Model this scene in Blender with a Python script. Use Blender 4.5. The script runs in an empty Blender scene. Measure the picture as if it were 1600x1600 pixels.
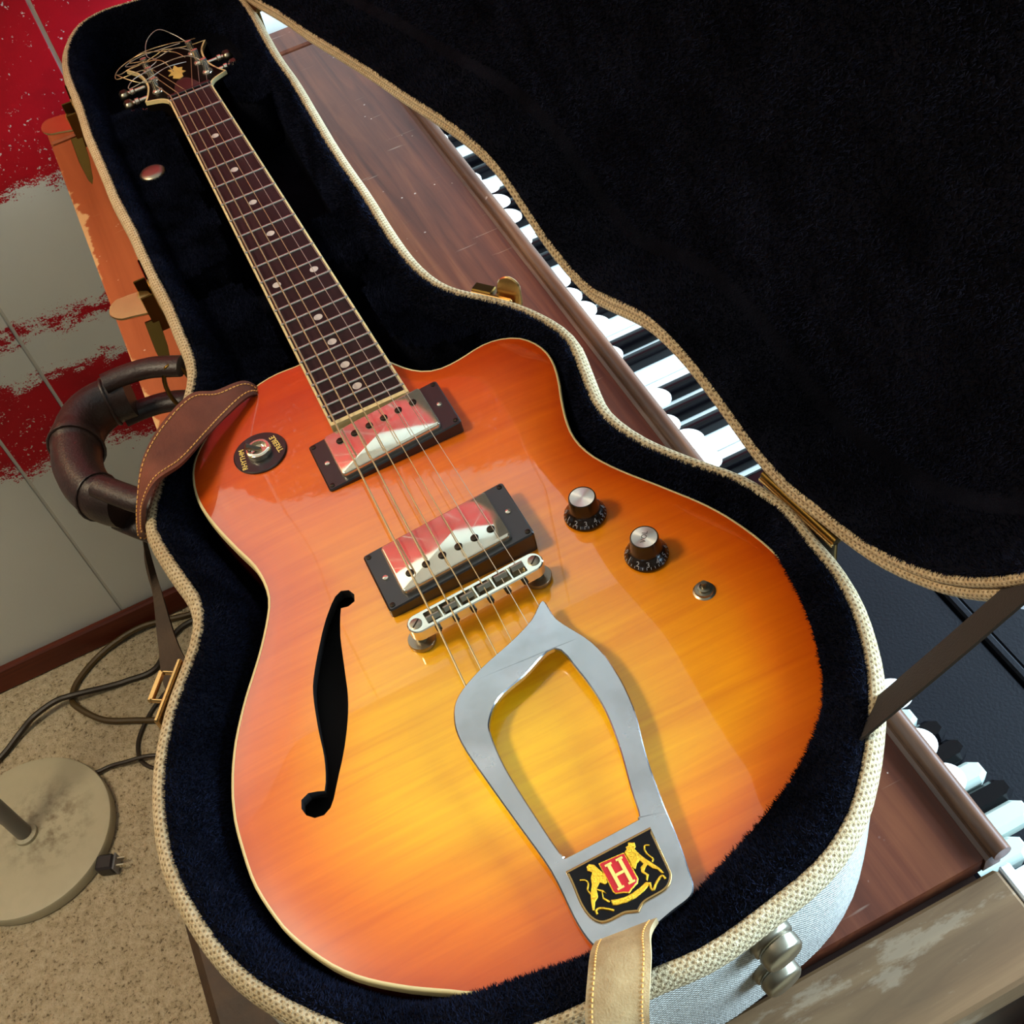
import bpy, math, random
import numpy as np
from mathutils import Vector, Matrix, geometry
random.seed(4); RNG = np.random.default_rng(4)
sc = bpy.context.scene
Z0 = 0.905                      # metres from the floor to the plane of the guitar's frets

# ---------------------------------------------------------------- camera
cd = bpy.data.cameras.new('camera'); cam = bpy.data.objects.new('camera', cd)
sc.collection.objects.link(cam); sc.camera = cam
cd.sensor_width = 36.0; cd.sensor_fit = 'HORIZONTAL'; cd.lens = 42.2226; cd.clip_start = 0.02
cam.matrix_world = Matrix(((0.8942, 0.4218, -0.1501, -0.0604), (-0.4140, 0.6516, -0.6357, -1.0140),
                           (-0.1703, 0.6305, 0.7572, 0.5096 + Z0), (0, 0, 0, 1)))
# ---------------------------------------------------------------- world, lights, exposure
w = bpy.data.worlds.new('room_air'); sc.world = w; w.use_nodes = True
w.node_tree.nodes['Background'].inputs[0].default_value = (0.62, 0.80, 1.0, 1)
w.node_tree.nodes['Background'].inputs[1].default_value = 2.0
sc.view_settings.view_transform = 'Standard'; sc.view_settings.look = 'None'
sc.view_settings.exposure = 0.0; sc.view_settings.gamma = 1.0; sc.view_settings.use_curve_mapping = False

def area(name, loc, target, size, power, col, shape='RECTANGLE'):
    l = bpy.data.lights.new(name, 'AREA'); l.shape = shape; l.size = size[0]; l.size_y = size[1]
    l.energy = power; l.color = col
    o = bpy.data.objects.new(name, l); sc.collection.objects.link(o)
    o.location = (loc[0], loc[1], loc[2] + Z0)
    d = Vector(target) - Vector(loc); o.rotation_euler = d.to_track_quat('-Z', 'Y').to_euler()
    return o
# daylight through the window in the right-hand wall, and the warm ceiling lamp over the room's left side
area('window_daylight', (1.70, -1.15, 0.55), (0.2, -1.0, 0.05), (2.5, 0.95), 225, (0.56, 0.79, 1.0))
area('ceiling_lamp_light', (-1.0, -0.35, 1.40), (-0.55, -0.45, 0.0), (0.34, 0.34), 21, (1.0, 0.85, 0.62), 'DISK')
lp = bpy.data.lights.new('floor_lamp_light', 'POINT'); lp.energy = 10.0; lp.color = (1.0, 0.83, 0.58); lp.shadow_soft_size = 0.05
lo = bpy.data.objects.new('floor_lamp_light', lp); sc.collection.objects.link(lo); lo.location = (-0.585, 0.004, 0.62 + Z0)

# ---------------------------------------------------------------- helpers
LOC = {}
def thing(name, label, cat, loc=(0, 0, 0), group=None):
    o = bpy.data.objects.new(name, None); sc.collection.objects.link(o)
    o.empty_display_size = 0.05
    o.location = (loc[0], loc[1], loc[2] + Z0); LOC[o.name] = Vector(loc)
    o['label'] = label; o['category'] = cat
    if group: o['group'] = group
    return o

class G:
    """collects shapes; everything is given in guitar coordinates (x across, y along the neck, z up)"""
    def __init__(s): s.v = []; s.f = []; s.uv = []; s.at = None
    def add(s, vs, fs, uvs=None):
        n = len(s.v); s.v += [tuple(p) for p in vs]; s.f += [tuple(i + n for i in f) for f in fs]
        s.uv += uvs if uvs else [None] * len(fs)
        return s
    def xf(s, fn, start=0):
        s.v[start:] = [tuple(fn(Vector(p))) for p in s.v[start:]]; return s
    def box(s, x0, x1, y0, y1, z0, z1, b=0.0):
        if b <= 0:
            vs = [(x, y, z) for z in (z0, z1) for x, y in ((x0, y0), (x1, y0), (x1, y1), (x0, y1))]
            return s.add(vs, [(3, 2, 1, 0), (4, 5, 6, 7), (0, 1, 5, 4), (1, 2, 6, 5), (2, 3, 7, 6), (3, 0, 4, 7)])
        o = [(x0, y0), (x1, y0), (x1, y1), (x0, y1)]
        o = [(x0 + b, y0), (x1 - b, y0), (x1, y0 + b), (x1, y1 - b), (x1 - b, y1), (x0 + b, y1), (x0, y1 - b), (x0, y0 + b)]
        return s.prism(o, [(b, z0), (0, z0 + b), (0, z1 - b), (b, z1)])
    def prism(s, out, lv, cap=(True, True)):
        n = len(out); o = np.array(out, float)
        nr = normals(o); vs = []; fs = []
        for ins, z in lv:
            q = o - nr * ins; vs += [(p[0], p[1], z) for p in q]
        for k in range(len(lv) - 1):
            for i in range(n):
                j = (i + 1) % n; fs.append((k * n + i, k * n + j, (k + 1) * n + j, (k + 1) * n + i))
        if cap[0]: fs.append(tuple(range(n - 1, -1, -1)))
        if cap[1]: fs.append(tuple((len(lv) - 1) * n + i for i in range(n)))
        return s.add(vs, fs)
    def lathe(s, prof, c=(0, 0, 0), n=24, ax=(0, 0, 1), cap=True):
        q = Vector((0, 0, 1)).rotation_difference(Vector(ax).normalized()); c = Vector(c); vs = []; fs = []
        for r, z in prof:
            for i in range(n):
                a = 2 * math.pi * i / n; vs.append(c + q @ Vector((r * math.cos(a), r * math.sin(a), z)))
        for k in range(len(prof) - 1):
            for i in range(n):
                j = (i + 1) % n; fs.append((k * n + i, k * n + j, (k + 1) * n + j, (k + 1) * n + i))
        if cap:
            fs.append(tuple(range(n - 1, -1, -1))); fs.append(tuple((len(prof) - 1) * n + i for i in range(n)))
        return s.add(vs, fs)
    def tube(s, path, r, n=8, closed=False, flat=1.0, up=None):
        P = [Vector(p) for p in path]; m = len(P); vs = []; fs = []; rr = r if hasattr(r, '__len__') else [r] * m
        T = []
        for i in range(m):
            a = P[i - 1] if (i or closed) else P[0]; b = P[(i + 1) % m] if (i < m - 1 or closed) else P[-1]
            T.append((b - a).normalized())
        u = Vector(up) if up else (Vector((0, 0, 1)) if abs(T[0].z) < .9 else Vector((1, 0, 0)))
        for i in range(m):
            if up: u = Vector(up)
            u = (u - T[i] * u.dot(T[i])).normalized(); sd = T[i].cross(u)
            for k in range(n):
                a = 2 * math.pi * k / n
                vs.append(P[i] + sd * (math.cos(a) * rr[i]) + u * (math.sin(a) * rr[i] * flat))
        for i in range(m if closed else m - 1):
            for k in range(n):
                l = (k + 1) % n; j = (i + 1) % m; fs.append((i * n + k, i * n + l, j * n + l, j * n + k))
        if not closed:
            fs.append(tuple(range(n - 1, -1, -1))); fs.append(tuple((m - 1) * n + k for k in range(n)))
        return s.add(vs, fs)
    def ribbon(s, path, sides, t):
        """band: path centres, per-point half-width vectors and thickness along the band normal"""
        m = len(path); vs = []; fs = []; uvs = []
        for i in range(m):
            p = Vector(path[i]); sv = Vector(sides[i])
            tn = (Vector(path[min(i + 1, m - 1)]) - Vector(path[max(i - 1, 0)])).normalized()
            nn = sv.cross(tn).normalized() * t
            vs += [p - sv, p + sv, p + sv + nn, p - sv + nn]
        for i in range(m - 1):
            for k in range(4):
                l = (k + 1) % 4; fs.append((i * 4 + k, i * 4 + l, i * 4 + 4 + l, i * 4 + 4 + k))
        fs.append((3, 2, 1, 0)); fs.append(tuple((m - 1) * 4 + k for k in range(4)))
        return s.add(vs, fs)

def normals(o):
    """outward normals of a closed outline, whichever way it winds"""
    t = np.roll(o, -1, 0) - np.roll(o, 1, 0); t /= np.maximum(np.linalg.norm(t, axis=1)[:, None], 1e-9)
    x, y = o[:, 0], o[:, 1]; ar = (x * np.roll(y, -1) - np.roll(x, -1) * y).sum()
    nr = np.c_[t[:, 1], -t[:, 0]]
    return nr if ar > 0 else -nr
def crom(P, k=8, closed=False):
    P = [Vector(p) for p in P]; m = len(P); out = []
    for i in range(m if closed else m - 1):
        if closed: a, b, c, d = P[i - 1], P[i], P[(i + 1) % m], P[(i + 2) % m]
        else: a, b, c, d = P[max(i - 1, 0)], P[i], P[i + 1], P[min(i + 2, m - 1)]
        for j in range(k):
            t = j / k; out.append(.5 * ((2 * b) + (c - a) * t + (2 * a - 5 * b + 4 * c - d) * t * t + (3 * b - a - 3 * c + d) * t ** 3))
    if not closed: out.append(P[-1])
    return out
def c2(P, k=4): return [(p[0], p[1]) for p in crom([(x, y, 0) for x, y in P], k, True)]
def edge_dist(pts, poly):
    p = np.array(pts)[:, None, :2]; a = np.array(poly)[None]; b = np.roll(a, -1, 1); ab = b - a
    t = np.clip(((p - a) * ab).sum(-1) / np.maximum((ab * ab).sum(-1), 1e-12), 0, 1)
    return np.sqrt(((a + ab * t[..., None] - p) ** 2).sum(-1)).min(1)
def inside(pts, poly):
    p = np.array(pts); a = np.array(poly); b = np.roll(a, -1, 0); r = np.zeros(len(p), bool)
    for (x1, y1), (x2, y2) in zip(a, b):
        if y1 == y2: continue
        c = ((y1 > p[:, 1]) != (y2 > p[:, 1])) & (p[:, 0] < (x2 - x1) * (p[:, 1] - y1) / (y2 - y1) + x1); r ^= c
    return r
def mesh(name, g, mat, base, smooth):
    me = bpy.data.meshes.new(name); bx, by, bz = base
    me.from_pydata([(x - bx, y - by, z - bz) for x, y, z in g.v], [], g.f)
    if any(u is not None for u in g.uv):
        ul = me.uv_layers.new(name='UVMap'); i = 0
        for f, u in zip(g.f, g.uv):
            for k in range(len(f)):
                if u: ul.data[i].uv = u[k]
                i += 1
    if g.at is not None:
        a = me.attributes.new('burst', 'FLOAT', 'POINT'); a.data.foreach_set('value', np.array(g.at, np.float32))
    me.materials.append(mat)
    if smooth:
        me.polygons.foreach_set('use_smooth', [True] * len(me.polygons)); me.set_sharp_from_angle(angle=math.radians(smooth))
    me.update(); return me
def ob(name, g, mat, parent=None, smooth=35, at=None, **props):
    """link a shape as one object; `at` is its own origin (guitar coordinates), the parent's origin by default"""
    pl = LOC[parent.name] if parent else Vector((0, 0, 0)); own = Vector(at) if at else pl
    o = bpy.data.objects.new(name, mesh(name, g, mat, own, smooth)); sc.collection.objects.link(o)
    LOC[o.name] = own
    if parent: o.parent = parent; o.location = own - pl
    else: o.location = (own.x, own.y, own.z + Z0)
    for k, v in props.items(): o[k] = v
    return o
def again(src, at, parent=None, rot=None, **props):
    """a copy of one object (same mesh data) at another place"""
    o = src.copy(); sc.collection.objects.link(o); own = Vector(at); LOC[o.name] = own
    par = parent or src.parent
    o.parent = par; o.location = own - (LOC[par.name] if par else Vector((0, 0, -Z0)))
    if rot: o.rotation_euler = rot
    for k, v in props.items(): o[k] = v
    return o
def text(name, body, size, mat, parent, pos, xdir, ydir, depth=0.00012, bold=0.0):
    cu = bpy.data.curves.new(name, 'FONT'); cu.body = body; cu.size = size; cu.extrude = depth; cu.offset = bold
    cu.align_x = 'CENTER'; cu.align_y = 'CENTER'; cu.resolution_u = 3
    t = bpy.data.objects.new(name, cu); sc.collection.objects.link(t)
    bpy.context.view_layer.update()
    me = bpy.data.meshes.new_from_object(t.evaluated_get(bpy.context.evaluated_depsgraph_get()))
    bpy.data.objects.remove(t); me.name = name
    X = Vector(xdir).normalized(); Y = Vector(ydir).normalized(); Z = X.cross(Y); pl = LOC[parent.name]
    me.transform(Matrix(((X.x, Y.x, Z.x, pos[0] - pl.x), (X.y, Y.y, Z.y, pos[1] - pl.y), (X.z, Y.z, Z.z, pos[2] - pl.z), (0, 0, 0, 1))))
    me.materials.clear(); me.materials.append(mat)
    o = bpy.data.objects.new(name, me); sc.collection.objects.link(o); o.parent = parent; LOC[o.name] = pl
    return o

# ---------------------------------------------------------------- materials
def srgb(r, g, b): return tuple(((c / 255 + .055) / 1.055) ** 2.4 if c > 10 else c / 255 / 12.92 for c in (r, g, b)) + (1,)
class N:
    def __init__(s, name):
        s.m = bpy.data.materials.new(name); s.m.use_nodes = True; s.t = s.m.node_tree; s.b = s.t.nodes['Principled BSDF']
        s.co = s.t.nodes.new('ShaderNodeTexCoord')
    def node(s, typ, **ins):
        n = s.t.nodes.new('ShaderNode' + typ)
        for k, v in ins.items():
            if k.startswith('_'): setattr(n, k[1:], v)
            else: s.put(n, k.replace('__', ' '), v)
        return n
    def put(s, n, key, v):
        if isinstance(key, str) and key.isdigit(): key = int(key)
        if isinstance(key, str) and key[0] == 'i' and key[1:].isdigit(): key = int(key[1:])
        i = n.inputs[key]
        if hasattr(v, 'links') or hasattr(v, 'is_linked'): s.t.links.new(v, i)
        else: i.default_value = v
    def math(s, op, a, b=0.0, c=None, clamp=False):
        n = s.t.nodes.new('ShaderNodeMath'); n.operation = op; n.use_clamp = clamp; s.put(n, 0, a); s.put(n, 1, b)
        if c is not None: s.put(n, 2, c)
        return n.outputs[0]
    def noise(s, scale, detail=3.0, rough=.55, vec=None, stretch=None, dist=0.0):
        n = s.node('TexNoise', Scale=scale, Detail=detail, Roughness=rough, Distortion=dist)
        v = vec or s.co.outputs['Object']
        if stretch:
            m = s.node('Mapping'); s.put(m, 'Vector', v); m.inputs['Scale'].default_value = stretch; v = m.outputs[0]
        s.put(n, 'Vector', v); return n.outputs['Fac']
    def mix(s, f, a, b, mode='MIX'):
        n = s.t.nodes.new('ShaderNodeMix'); n.data_type = 'RGBA'; n.blend_type = mode
        s.put(n, 0, f); s.put(n, 6, a); s.put(n, 7, b); return n.outputs[2]
    def ramp(s, f, stops, interp='LINEAR'):
        n = s.t.nodes.new('ShaderNodeValToRGB'); s.put(n, 0, f); e = n.color_ramp.elements; n.color_ramp.interpolation = interp
        while len(e) < len(stops): e.new(0.5)
        for k, (p, c) in enumerate(stops):
            e[k].position = p; e[k].color = c if hasattr(c, '__len__') else (c, c, c, 1)
        return n.outputs[0]
    def bump(s, h, strength=.3, dist=.001):
        n = s.node('Bump', Strength=strength, Distance=dist); s.put(n, 'Height', h); s.t.links.new(n.outputs[0], s.b.inputs['Normal']); return s
    def set(s, color=None, rough=None, metal=None, coat=None, coat_rough=None, sheen=None, spec=None):
        for k, v in (('Base Color', color), ('Roughness', rough), ('Metallic', metal), ('Coat Weight', coat), ('Coat Roughness', coat_rough),
                     ('Sheen Weight', sheen), ('Specular IOR Level', spec)):
            if v is not None: s.put(s.b, k, v)
        return s
def plain(name, col, rough=.5, metal=0.0, coat=0.0, var=0.0, scale=60, bump=0.0, bscale=300, spec=None):
    m = N(name).set(col, rough, metal, coat, spec=spec)
    if var: m.set(m.mix(m.math('MULTIPLY', m.noise(scale, 4), var), col, (col[0] * .35, col[1] * .33, col[2] * .3, 1)))
    if bump: m.bump(m.noise(bscale, 3), bump)
    return m.m
# ---------------------------------------------------------------- measured outlines (metres, guitar coordinates)
CASE = [(-0.0021,0.2086),(-0.0124,0.2106),(-0.0226,0.2132),(-0.0331,0.214),(-0.0435,0.2123),(-0.0533,0.2085),(-0.0621,0.2028),(-0.0691,0.195),(-0.0746,0.186),(-0.0791,0.1765),(-0.0832,0.1668),(-0.0865,0.1568),(-0.0889,0.1465),(-0.0907,0.1361),(-0.0922,0.1257),(-0.0932,0.1152),(-0.0938,0.1047),(-0.094,0.0942),(-0.0941,0.0836),(-0.0941,0.0731),(-0.0941,0.0626),(-0.0942,0.052),(-0.0944,0.0415),(-0.0949,0.031),(-0.0954,0.0205),(-0.096,0.01),(-0.0964,-0.0006),(-0.0966,-0.0111),(-0.0966,-0.0216),(-0.0965,-0.0322),(-0.0964,-0.0427),(-0.0964,-0.0532),(-0.0963,-0.0638),(-0.0963,-0.0743),(-0.0963,-0.0848),(-0.0965,-0.0954),(-0.0966,-0.1059),(-0.0965,-0.1164),(-0.0961,-0.127),(-0.0956,-0.1375),(-0.0951,-0.148),(-0.0945,-0.1585),(-0.0941,-0.169),(-0.0939,-0.1796),(-0.0939,-0.1901),(-0.0939,-0.2006),(-0.0938,-0.2112),(-0.0936,-0.2217),(-0.0934,-0.2322),(-0.093,-0.2428),(-0.0926,-0.2533),(-0.0921,-0.2638),(-0.0917,-0.2743),(-0.0915,-0.2849),(-0.0916,-0.2954),(-0.0918,-0.3059),(-0.0918,-0.3165),(-0.0917,-0.327),(-0.0918,-0.3375),(-0.0926,-0.348),(-0.0945,-0.3584),(-0.098,-0.3683),(-0.1025,-0.3778),(-0.1074,-0.3871),(-0.1124,-0.3964),(-0.1174,-0.4057),(-0.1224,-0.4149),(-0.1275,-0.4242),(-0.1324,-0.4335),(-0.1374,-0.4428),(-0.1423,-0.4521),(-0.147,-0.4615),(-0.1508,-0.4713),(-0.152,-0.4818),(-0.1511,-0.4922),(-0.1496,-0.5027),(-0.1478,-0.5131),(-0.1458,-0.5234),(-0.1435,-0.5337),(-0.1418,-0.5441),(-0.1422,-0.5546),(-0.1451,-0.5647),(-0.1498,-0.5741),(-0.1555,-0.5829),(-0.1614,-0.5916),(-0.1673,-0.6004),(-0.1727,-0.6094),(-0.1774,-0.6189),(-0.1817,-0.6285),(-0.1855,-0.6383),(-0.1885,-0.6484),(-0.1909,-0.6586),(-0.1927,-0.669),(-0.1939,-0.6795),(-0.1944,-0.69),(-0.1939,-0.7005),(-0.1925,-0.711),(-0.1905,-0.7213),(-0.1881,-0.7316),(-0.1852,-0.7417),(-0.1817,-0.7516),(-0.1774,-0.7612),(-0.1723,-0.7704),(-0.1665,-0.7792),(-0.1602,-0.7877),(-0.1535,-0.7958),(-0.1465,-0.8036),(-0.1392,-0.8112),(-0.1315,-0.8185),(-0.1234,-0.8251),(-0.1145,-0.8309),(-0.1051,-0.8356),(-0.0953,-0.8395),(-0.0853,-0.8427),(-0.0751,-0.8451),(-0.0647,-0.8468),(-0.0542,-0.848),(-0.0437,-0.8487),(-0.0332,-0.849),(-0.0226,-0.8492),(-0.0121,-0.8499),(-0.0017,-0.8512),(0.0088,-0.8519),(0.0194,-0.8515),(0.0298,-0.8503),(0.0402,-0.8488),(0.0507,-0.8472),(0.0611,-0.8456),(0.0713,-0.8432),(0.0813,-0.8398),(0.0907,-0.8352),(0.0997,-0.8297),(0.108,-0.8232),(0.1157,-0.816),(0.1231,-0.8085),(0.1301,-0.8006),(0.1368,-0.7925),(0.143,-0.784),(0.1487,-0.7751),(0.1536,-0.7658),(0.1579,-0.7562),(0.1618,-0.7464),(0.1651,-0.7364),(0.1675,-0.7261),(0.169,-0.7157),(0.1697,-0.7052),(0.1696,-0.6947),(0.1698,-0.6841),(0.1704,-0.6736),(0.1699,-0.6631),(0.1676,-0.6528),(0.1647,-0.6427),(0.1609,-0.6329),(0.1558,-0.6237),(0.1502,-0.6148),(0.1446,-0.6058),(0.1394,-0.5967),(0.1344,-0.5875),(0.13,-0.5778),(0.1266,-0.5679),(0.1241,-0.5577),(0.1227,-0.5472),(0.1232,-0.5367),(0.1251,-0.5264),(0.1274,-0.5161),(0.1297,-0.5058),(0.132,-0.4955),(0.1339,-0.4852),(0.1342,-0.4747),(0.1328,-0.4642),(0.1301,-0.4541),(0.1265,-0.4442),(0.1223,-0.4345),(0.1175,-0.4252),(0.1117,-0.4163),(0.1056,-0.4078),(0.0992,-0.3994),(0.0929,-0.3909),(0.0875,-0.3819),(0.0835,-0.3722),(0.0809,-0.362),(0.0792,-0.3516),(0.0781,-0.3411),(0.0774,-0.3306),(0.0771,-0.3201),(0.077,-0.3095),(0.0771,-0.299),(0.0773,-0.2885),(0.0776,-0.278),(0.078,-0.2674),(0.0784,-0.2569),(0.0786,-0.2464),(0.0788,-0.2358),(0.0788,-0.2253),(0.0787,-0.2148),(0.0787,-0.2042),(0.0787,-0.1937),(0.0788,-0.1832),(0.079,-0.1726),(0.0793,-0.1621),(0.0796,-0.1516),(0.0801,-0.1411),(0.0805,-0.1305),(0.081,-0.12),(0.0815,-0.1095),(0.0819,-0.099),(0.0825,-0.0884),(0.083,-0.0779),(0.0834,-0.0674),(0.0838,-0.0569),(0.0841,-0.0463),(0.0842,-0.0358),(0.0841,-0.0253),(0.084,-0.0147),(0.084,-0.0042),(0.0842,0.0063),(0.0845,0.0168),(0.085,0.0274),(0.0856,0.0379),(0.0862,0.0484),(0.0868,0.0589),(0.0875,0.0694),(0.0881,0.0799),(0.0886,0.0905),(0.089,0.101),(0.089,0.1115),(0.0886,0.1221),(0.0879,0.1326),(0.0868,0.143),(0.085,0.1534),(0.0824,0.1636),(0.0787,0.1734),(0.0735,0.1826),(0.0668,0.1908),(0.0588,0.1976),(0.0497,0.2028),(0.0398,0.2064),(0.0295,0.2084),(0.019,0.2088),(0.0085,0.2083)]
BODY = [(0.024,-0.41),(0.0207,-0.4045),(0.0173,-0.399),(0.0135,-0.3939),(0.0087,-0.3896),(0.0031,-0.3865),(-0.003,-0.3845),(-0.0093,-0.3831),(-0.0157,-0.3825),(-0.0221,-0.3828),(-0.0286,-0.383),(-0.035,-0.3825),(-0.0414,-0.3822),(-0.0478,-0.3828),(-0.0541,-0.3842),(-0.0602,-0.3862),(-0.0661,-0.3888),(-0.0719,-0.3915),(-0.0777,-0.3943),(-0.0833,-0.3974),(-0.0887,-0.401),(-0.0937,-0.405),(-0.0985,-0.4093),(-0.103,-0.4139),(-0.1072,-0.4187),(-0.111,-0.4239),(-0.114,-0.4296),(-0.1163,-0.4356),(-0.1179,-0.4418),(-0.119,-0.4482),(-0.1196,-0.4546),(-0.1197,-0.461),(-0.1193,-0.4674),(-0.1184,-0.4738),(-0.1173,-0.4801),(-0.1159,-0.4864),(-0.1144,-0.4927),(-0.1127,-0.4989),(-0.1109,-0.5051),(-0.1091,-0.5112),(-0.1071,-0.5174),(-0.1051,-0.5234),(-0.1034,-0.5296),(-0.1024,-0.536),(-0.1019,-0.5424),(-0.102,-0.5488),(-0.1028,-0.5552),(-0.1047,-0.5614),(-0.1073,-0.5672),(-0.1102,-0.573),(-0.1132,-0.5786),(-0.1164,-0.5842),(-0.1197,-0.5897),(-0.1232,-0.5951),(-0.1268,-0.6005),(-0.1304,-0.6058),(-0.1339,-0.6112),(-0.1372,-0.6167),(-0.1404,-0.6223),(-0.1435,-0.628),(-0.1464,-0.6337),(-0.149,-0.6396),(-0.1514,-0.6456),(-0.1535,-0.6516),(-0.1554,-0.6578),(-0.1571,-0.664),(-0.1584,-0.6703),(-0.1595,-0.6766),(-0.1601,-0.683),(-0.1604,-0.6894),(-0.1606,-0.6959),(-0.1607,-0.7023),(-0.1606,-0.7087),(-0.1601,-0.7151),(-0.159,-0.7215),(-0.1576,-0.7278),(-0.156,-0.734),(-0.1542,-0.7402),(-0.1518,-0.7461),(-0.149,-0.7519),(-0.1459,-0.7576),(-0.1426,-0.7631),(-0.1391,-0.7684),(-0.1351,-0.7735),(-0.1308,-0.7783),(-0.1261,-0.7827),(-0.1212,-0.7868),(-0.1161,-0.7907),(-0.1109,-0.7945),(-0.1055,-0.7981),(-0.1001,-0.8015),(-0.0946,-0.8049),(-0.0893,-0.8085),(-0.0836,-0.8116),(-0.0777,-0.8139),(-0.0715,-0.8159),(-0.0654,-0.8177),(-0.0592,-0.8195),(-0.053,-0.8212),(-0.0468,-0.8229),(-0.0405,-0.8245),(-0.0343,-0.826),(-0.028,-0.8275),(-0.0218,-0.8289),(-0.0155,-0.8302),(-0.0091,-0.8313),(-0.0027,-0.8322),(0.0037,-0.8326),(0.0101,-0.8326),(0.0165,-0.832),(0.0229,-0.831),(0.0292,-0.8297),(0.0355,-0.8284),(0.0418,-0.8271),(0.048,-0.8257),(0.0543,-0.824),(0.0604,-0.8222),(0.0665,-0.8202),(0.0726,-0.8179),(0.0785,-0.8154),(0.0843,-0.8127),(0.0901,-0.8098),(0.0957,-0.8067),(0.1011,-0.8033),(0.1064,-0.7996),(0.1115,-0.7957),(0.1164,-0.7915),(0.1211,-0.7871),(0.1255,-0.7825),(0.1298,-0.7776),(0.1337,-0.7726),(0.1373,-0.7672),(0.1402,-0.7615),(0.1424,-0.7554),(0.1439,-0.7492),(0.1453,-0.7429),(0.1468,-0.7366),(0.1483,-0.7304),(0.1497,-0.7241),(0.151,-0.7178),(0.1522,-0.7115),(0.1533,-0.7051),(0.1541,-0.6988),(0.1546,-0.6923),(0.1548,-0.6859),(0.1544,-0.6795),(0.1536,-0.6731),(0.1525,-0.6668),(0.1511,-0.6605),(0.1495,-0.6543),(0.1476,-0.6481),(0.1456,-0.642),(0.1432,-0.636),(0.1406,-0.6302),(0.1377,-0.6244),(0.1346,-0.6188),(0.1313,-0.6133),(0.128,-0.6077),(0.1248,-0.6022),(0.1214,-0.5967),(0.118,-0.5912),(0.1147,-0.5857),(0.1115,-0.5801),(0.1085,-0.5744),(0.1058,-0.5686),(0.1034,-0.5626),(0.1017,-0.5565),(0.1006,-0.5501),(0.1004,-0.5437),(0.1009,-0.5373),(0.1021,-0.531),(0.1037,-0.5247),(0.1056,-0.5186),(0.1076,-0.5125),(0.1098,-0.5064),(0.1121,-0.5004),(0.1142,-0.4943),(0.116,-0.4882),(0.1175,-0.4819),(0.1184,-0.4756),(0.1186,-0.4691),(0.1178,-0.4628),(0.116,-0.4566),(0.1132,-0.4508),(0.1094,-0.4457),(0.1042,-0.4418),(0.0984,-0.4391),(0.0922,-0.4375),(0.0858,-0.4372),(0.0794,-0.438),(0.0731,-0.4394),(0.0668,-0.4406),(0.0604,-0.4413),(0.054,-0.4412),(0.0478,-0.4396),(0.0424,-0.4362),(0.0378,-0.4317),(0.034,-0.4265),(0.0307,-0.421),(0.0275,-0.4154)]
FHOLE = [(-0.0596,-0.5771),(-0.0579,-0.5815),(-0.0593,-0.586),(-0.0636,-0.5874),(-0.0677,-0.5864),(-0.0697,-0.5907),(-0.0714,-0.5952),(-0.073,-0.5997),(-0.0745,-0.6043),(-0.0757,-0.6089),(-0.0768,-0.6135),(-0.0779,-0.6182),(-0.079,-0.6229),(-0.0801,-0.6275),(-0.0812,-0.6322),(-0.0823,-0.6369),(-0.0836,-0.6415),(-0.0851,-0.646),(-0.0868,-0.6505),(-0.0887,-0.6549),(-0.0907,-0.6593),(-0.0928,-0.6635),(-0.095,-0.6678),(-0.0974,-0.672),(-0.0998,-0.6761),(-0.1024,-0.6801),(-0.1049,-0.6842),(-0.1074,-0.6883),(-0.1099,-0.6924),(-0.1129,-0.6961),(-0.1171,-0.6982),(-0.1218,-0.6973),(-0.1251,-0.6939),(-0.1262,-0.6893),(-0.1248,-0.6848),(-0.1205,-0.683),(-0.1161,-0.6844),(-0.1126,-0.686),(-0.1105,-0.6818),(-0.1089,-0.6772),(-0.1076,-0.6726),(-0.1065,-0.668),(-0.1057,-0.6632),(-0.1051,-0.6585),(-0.1044,-0.6538),(-0.1036,-0.649),(-0.1027,-0.6443),(-0.1018,-0.6396),(-0.1008,-0.6349),(-0.0996,-0.6303),(-0.0982,-0.6257),(-0.0963,-0.6213),(-0.0942,-0.617),(-0.092,-0.6128),(-0.0897,-0.6086),(-0.0873,-0.6044),(-0.0849,-0.6003),(-0.0825,-0.5961),(-0.0799,-0.5921),(-0.0772,-0.5881),(-0.0743,-0.5843),(-0.0713,-0.5806),(-0.068,-0.5772),(-0.0638,-0.5752)]
TAIL_OUT = [(0.0294,-0.6489),(0.0307,-0.6632),(0.04,-0.6851),(0.0424,-0.7049),(0.0403,-0.7287),(0.0332,-0.7542),(0.0286,-0.7776),(0.0258,-0.7972),(0.0225,-0.813),(0.0211,-0.8181),(0.0172,-0.8219),(0.0073,-0.8236),(-0.0102,-0.8267),(-0.0261,-0.8244),(-0.0293,-0.8215),(-0.0312,-0.8161),(-0.0321,-0.8055),(-0.0318,-0.7825),(-0.0355,-0.7561),(-0.0394,-0.7281),(-0.0421,-0.7032),(-0.0399,-0.6891),(-0.0332,-0.6787),(-0.0168,-0.6699),(0.0048,-0.6628),(0.0189,-0.6566)]
TAIL_IN = [(0.0216,-0.6786),(0.0263,-0.6975),(0.0276,-0.7192),(0.0246,-0.7415),(0.0188,-0.7648),(0.0162,-0.7771),(0.0145,-0.7794),(0.0123,-0.7799),(-0.0208,-0.7801),(-0.0232,-0.7791),(-0.0246,-0.7745),(-0.0268,-0.7519),(-0.0285,-0.7267),(-0.0274,-0.7077),(-0.0246,-0.6992),(-0.0151,-0.6902),(0.0016,-0.6851)]
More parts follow.
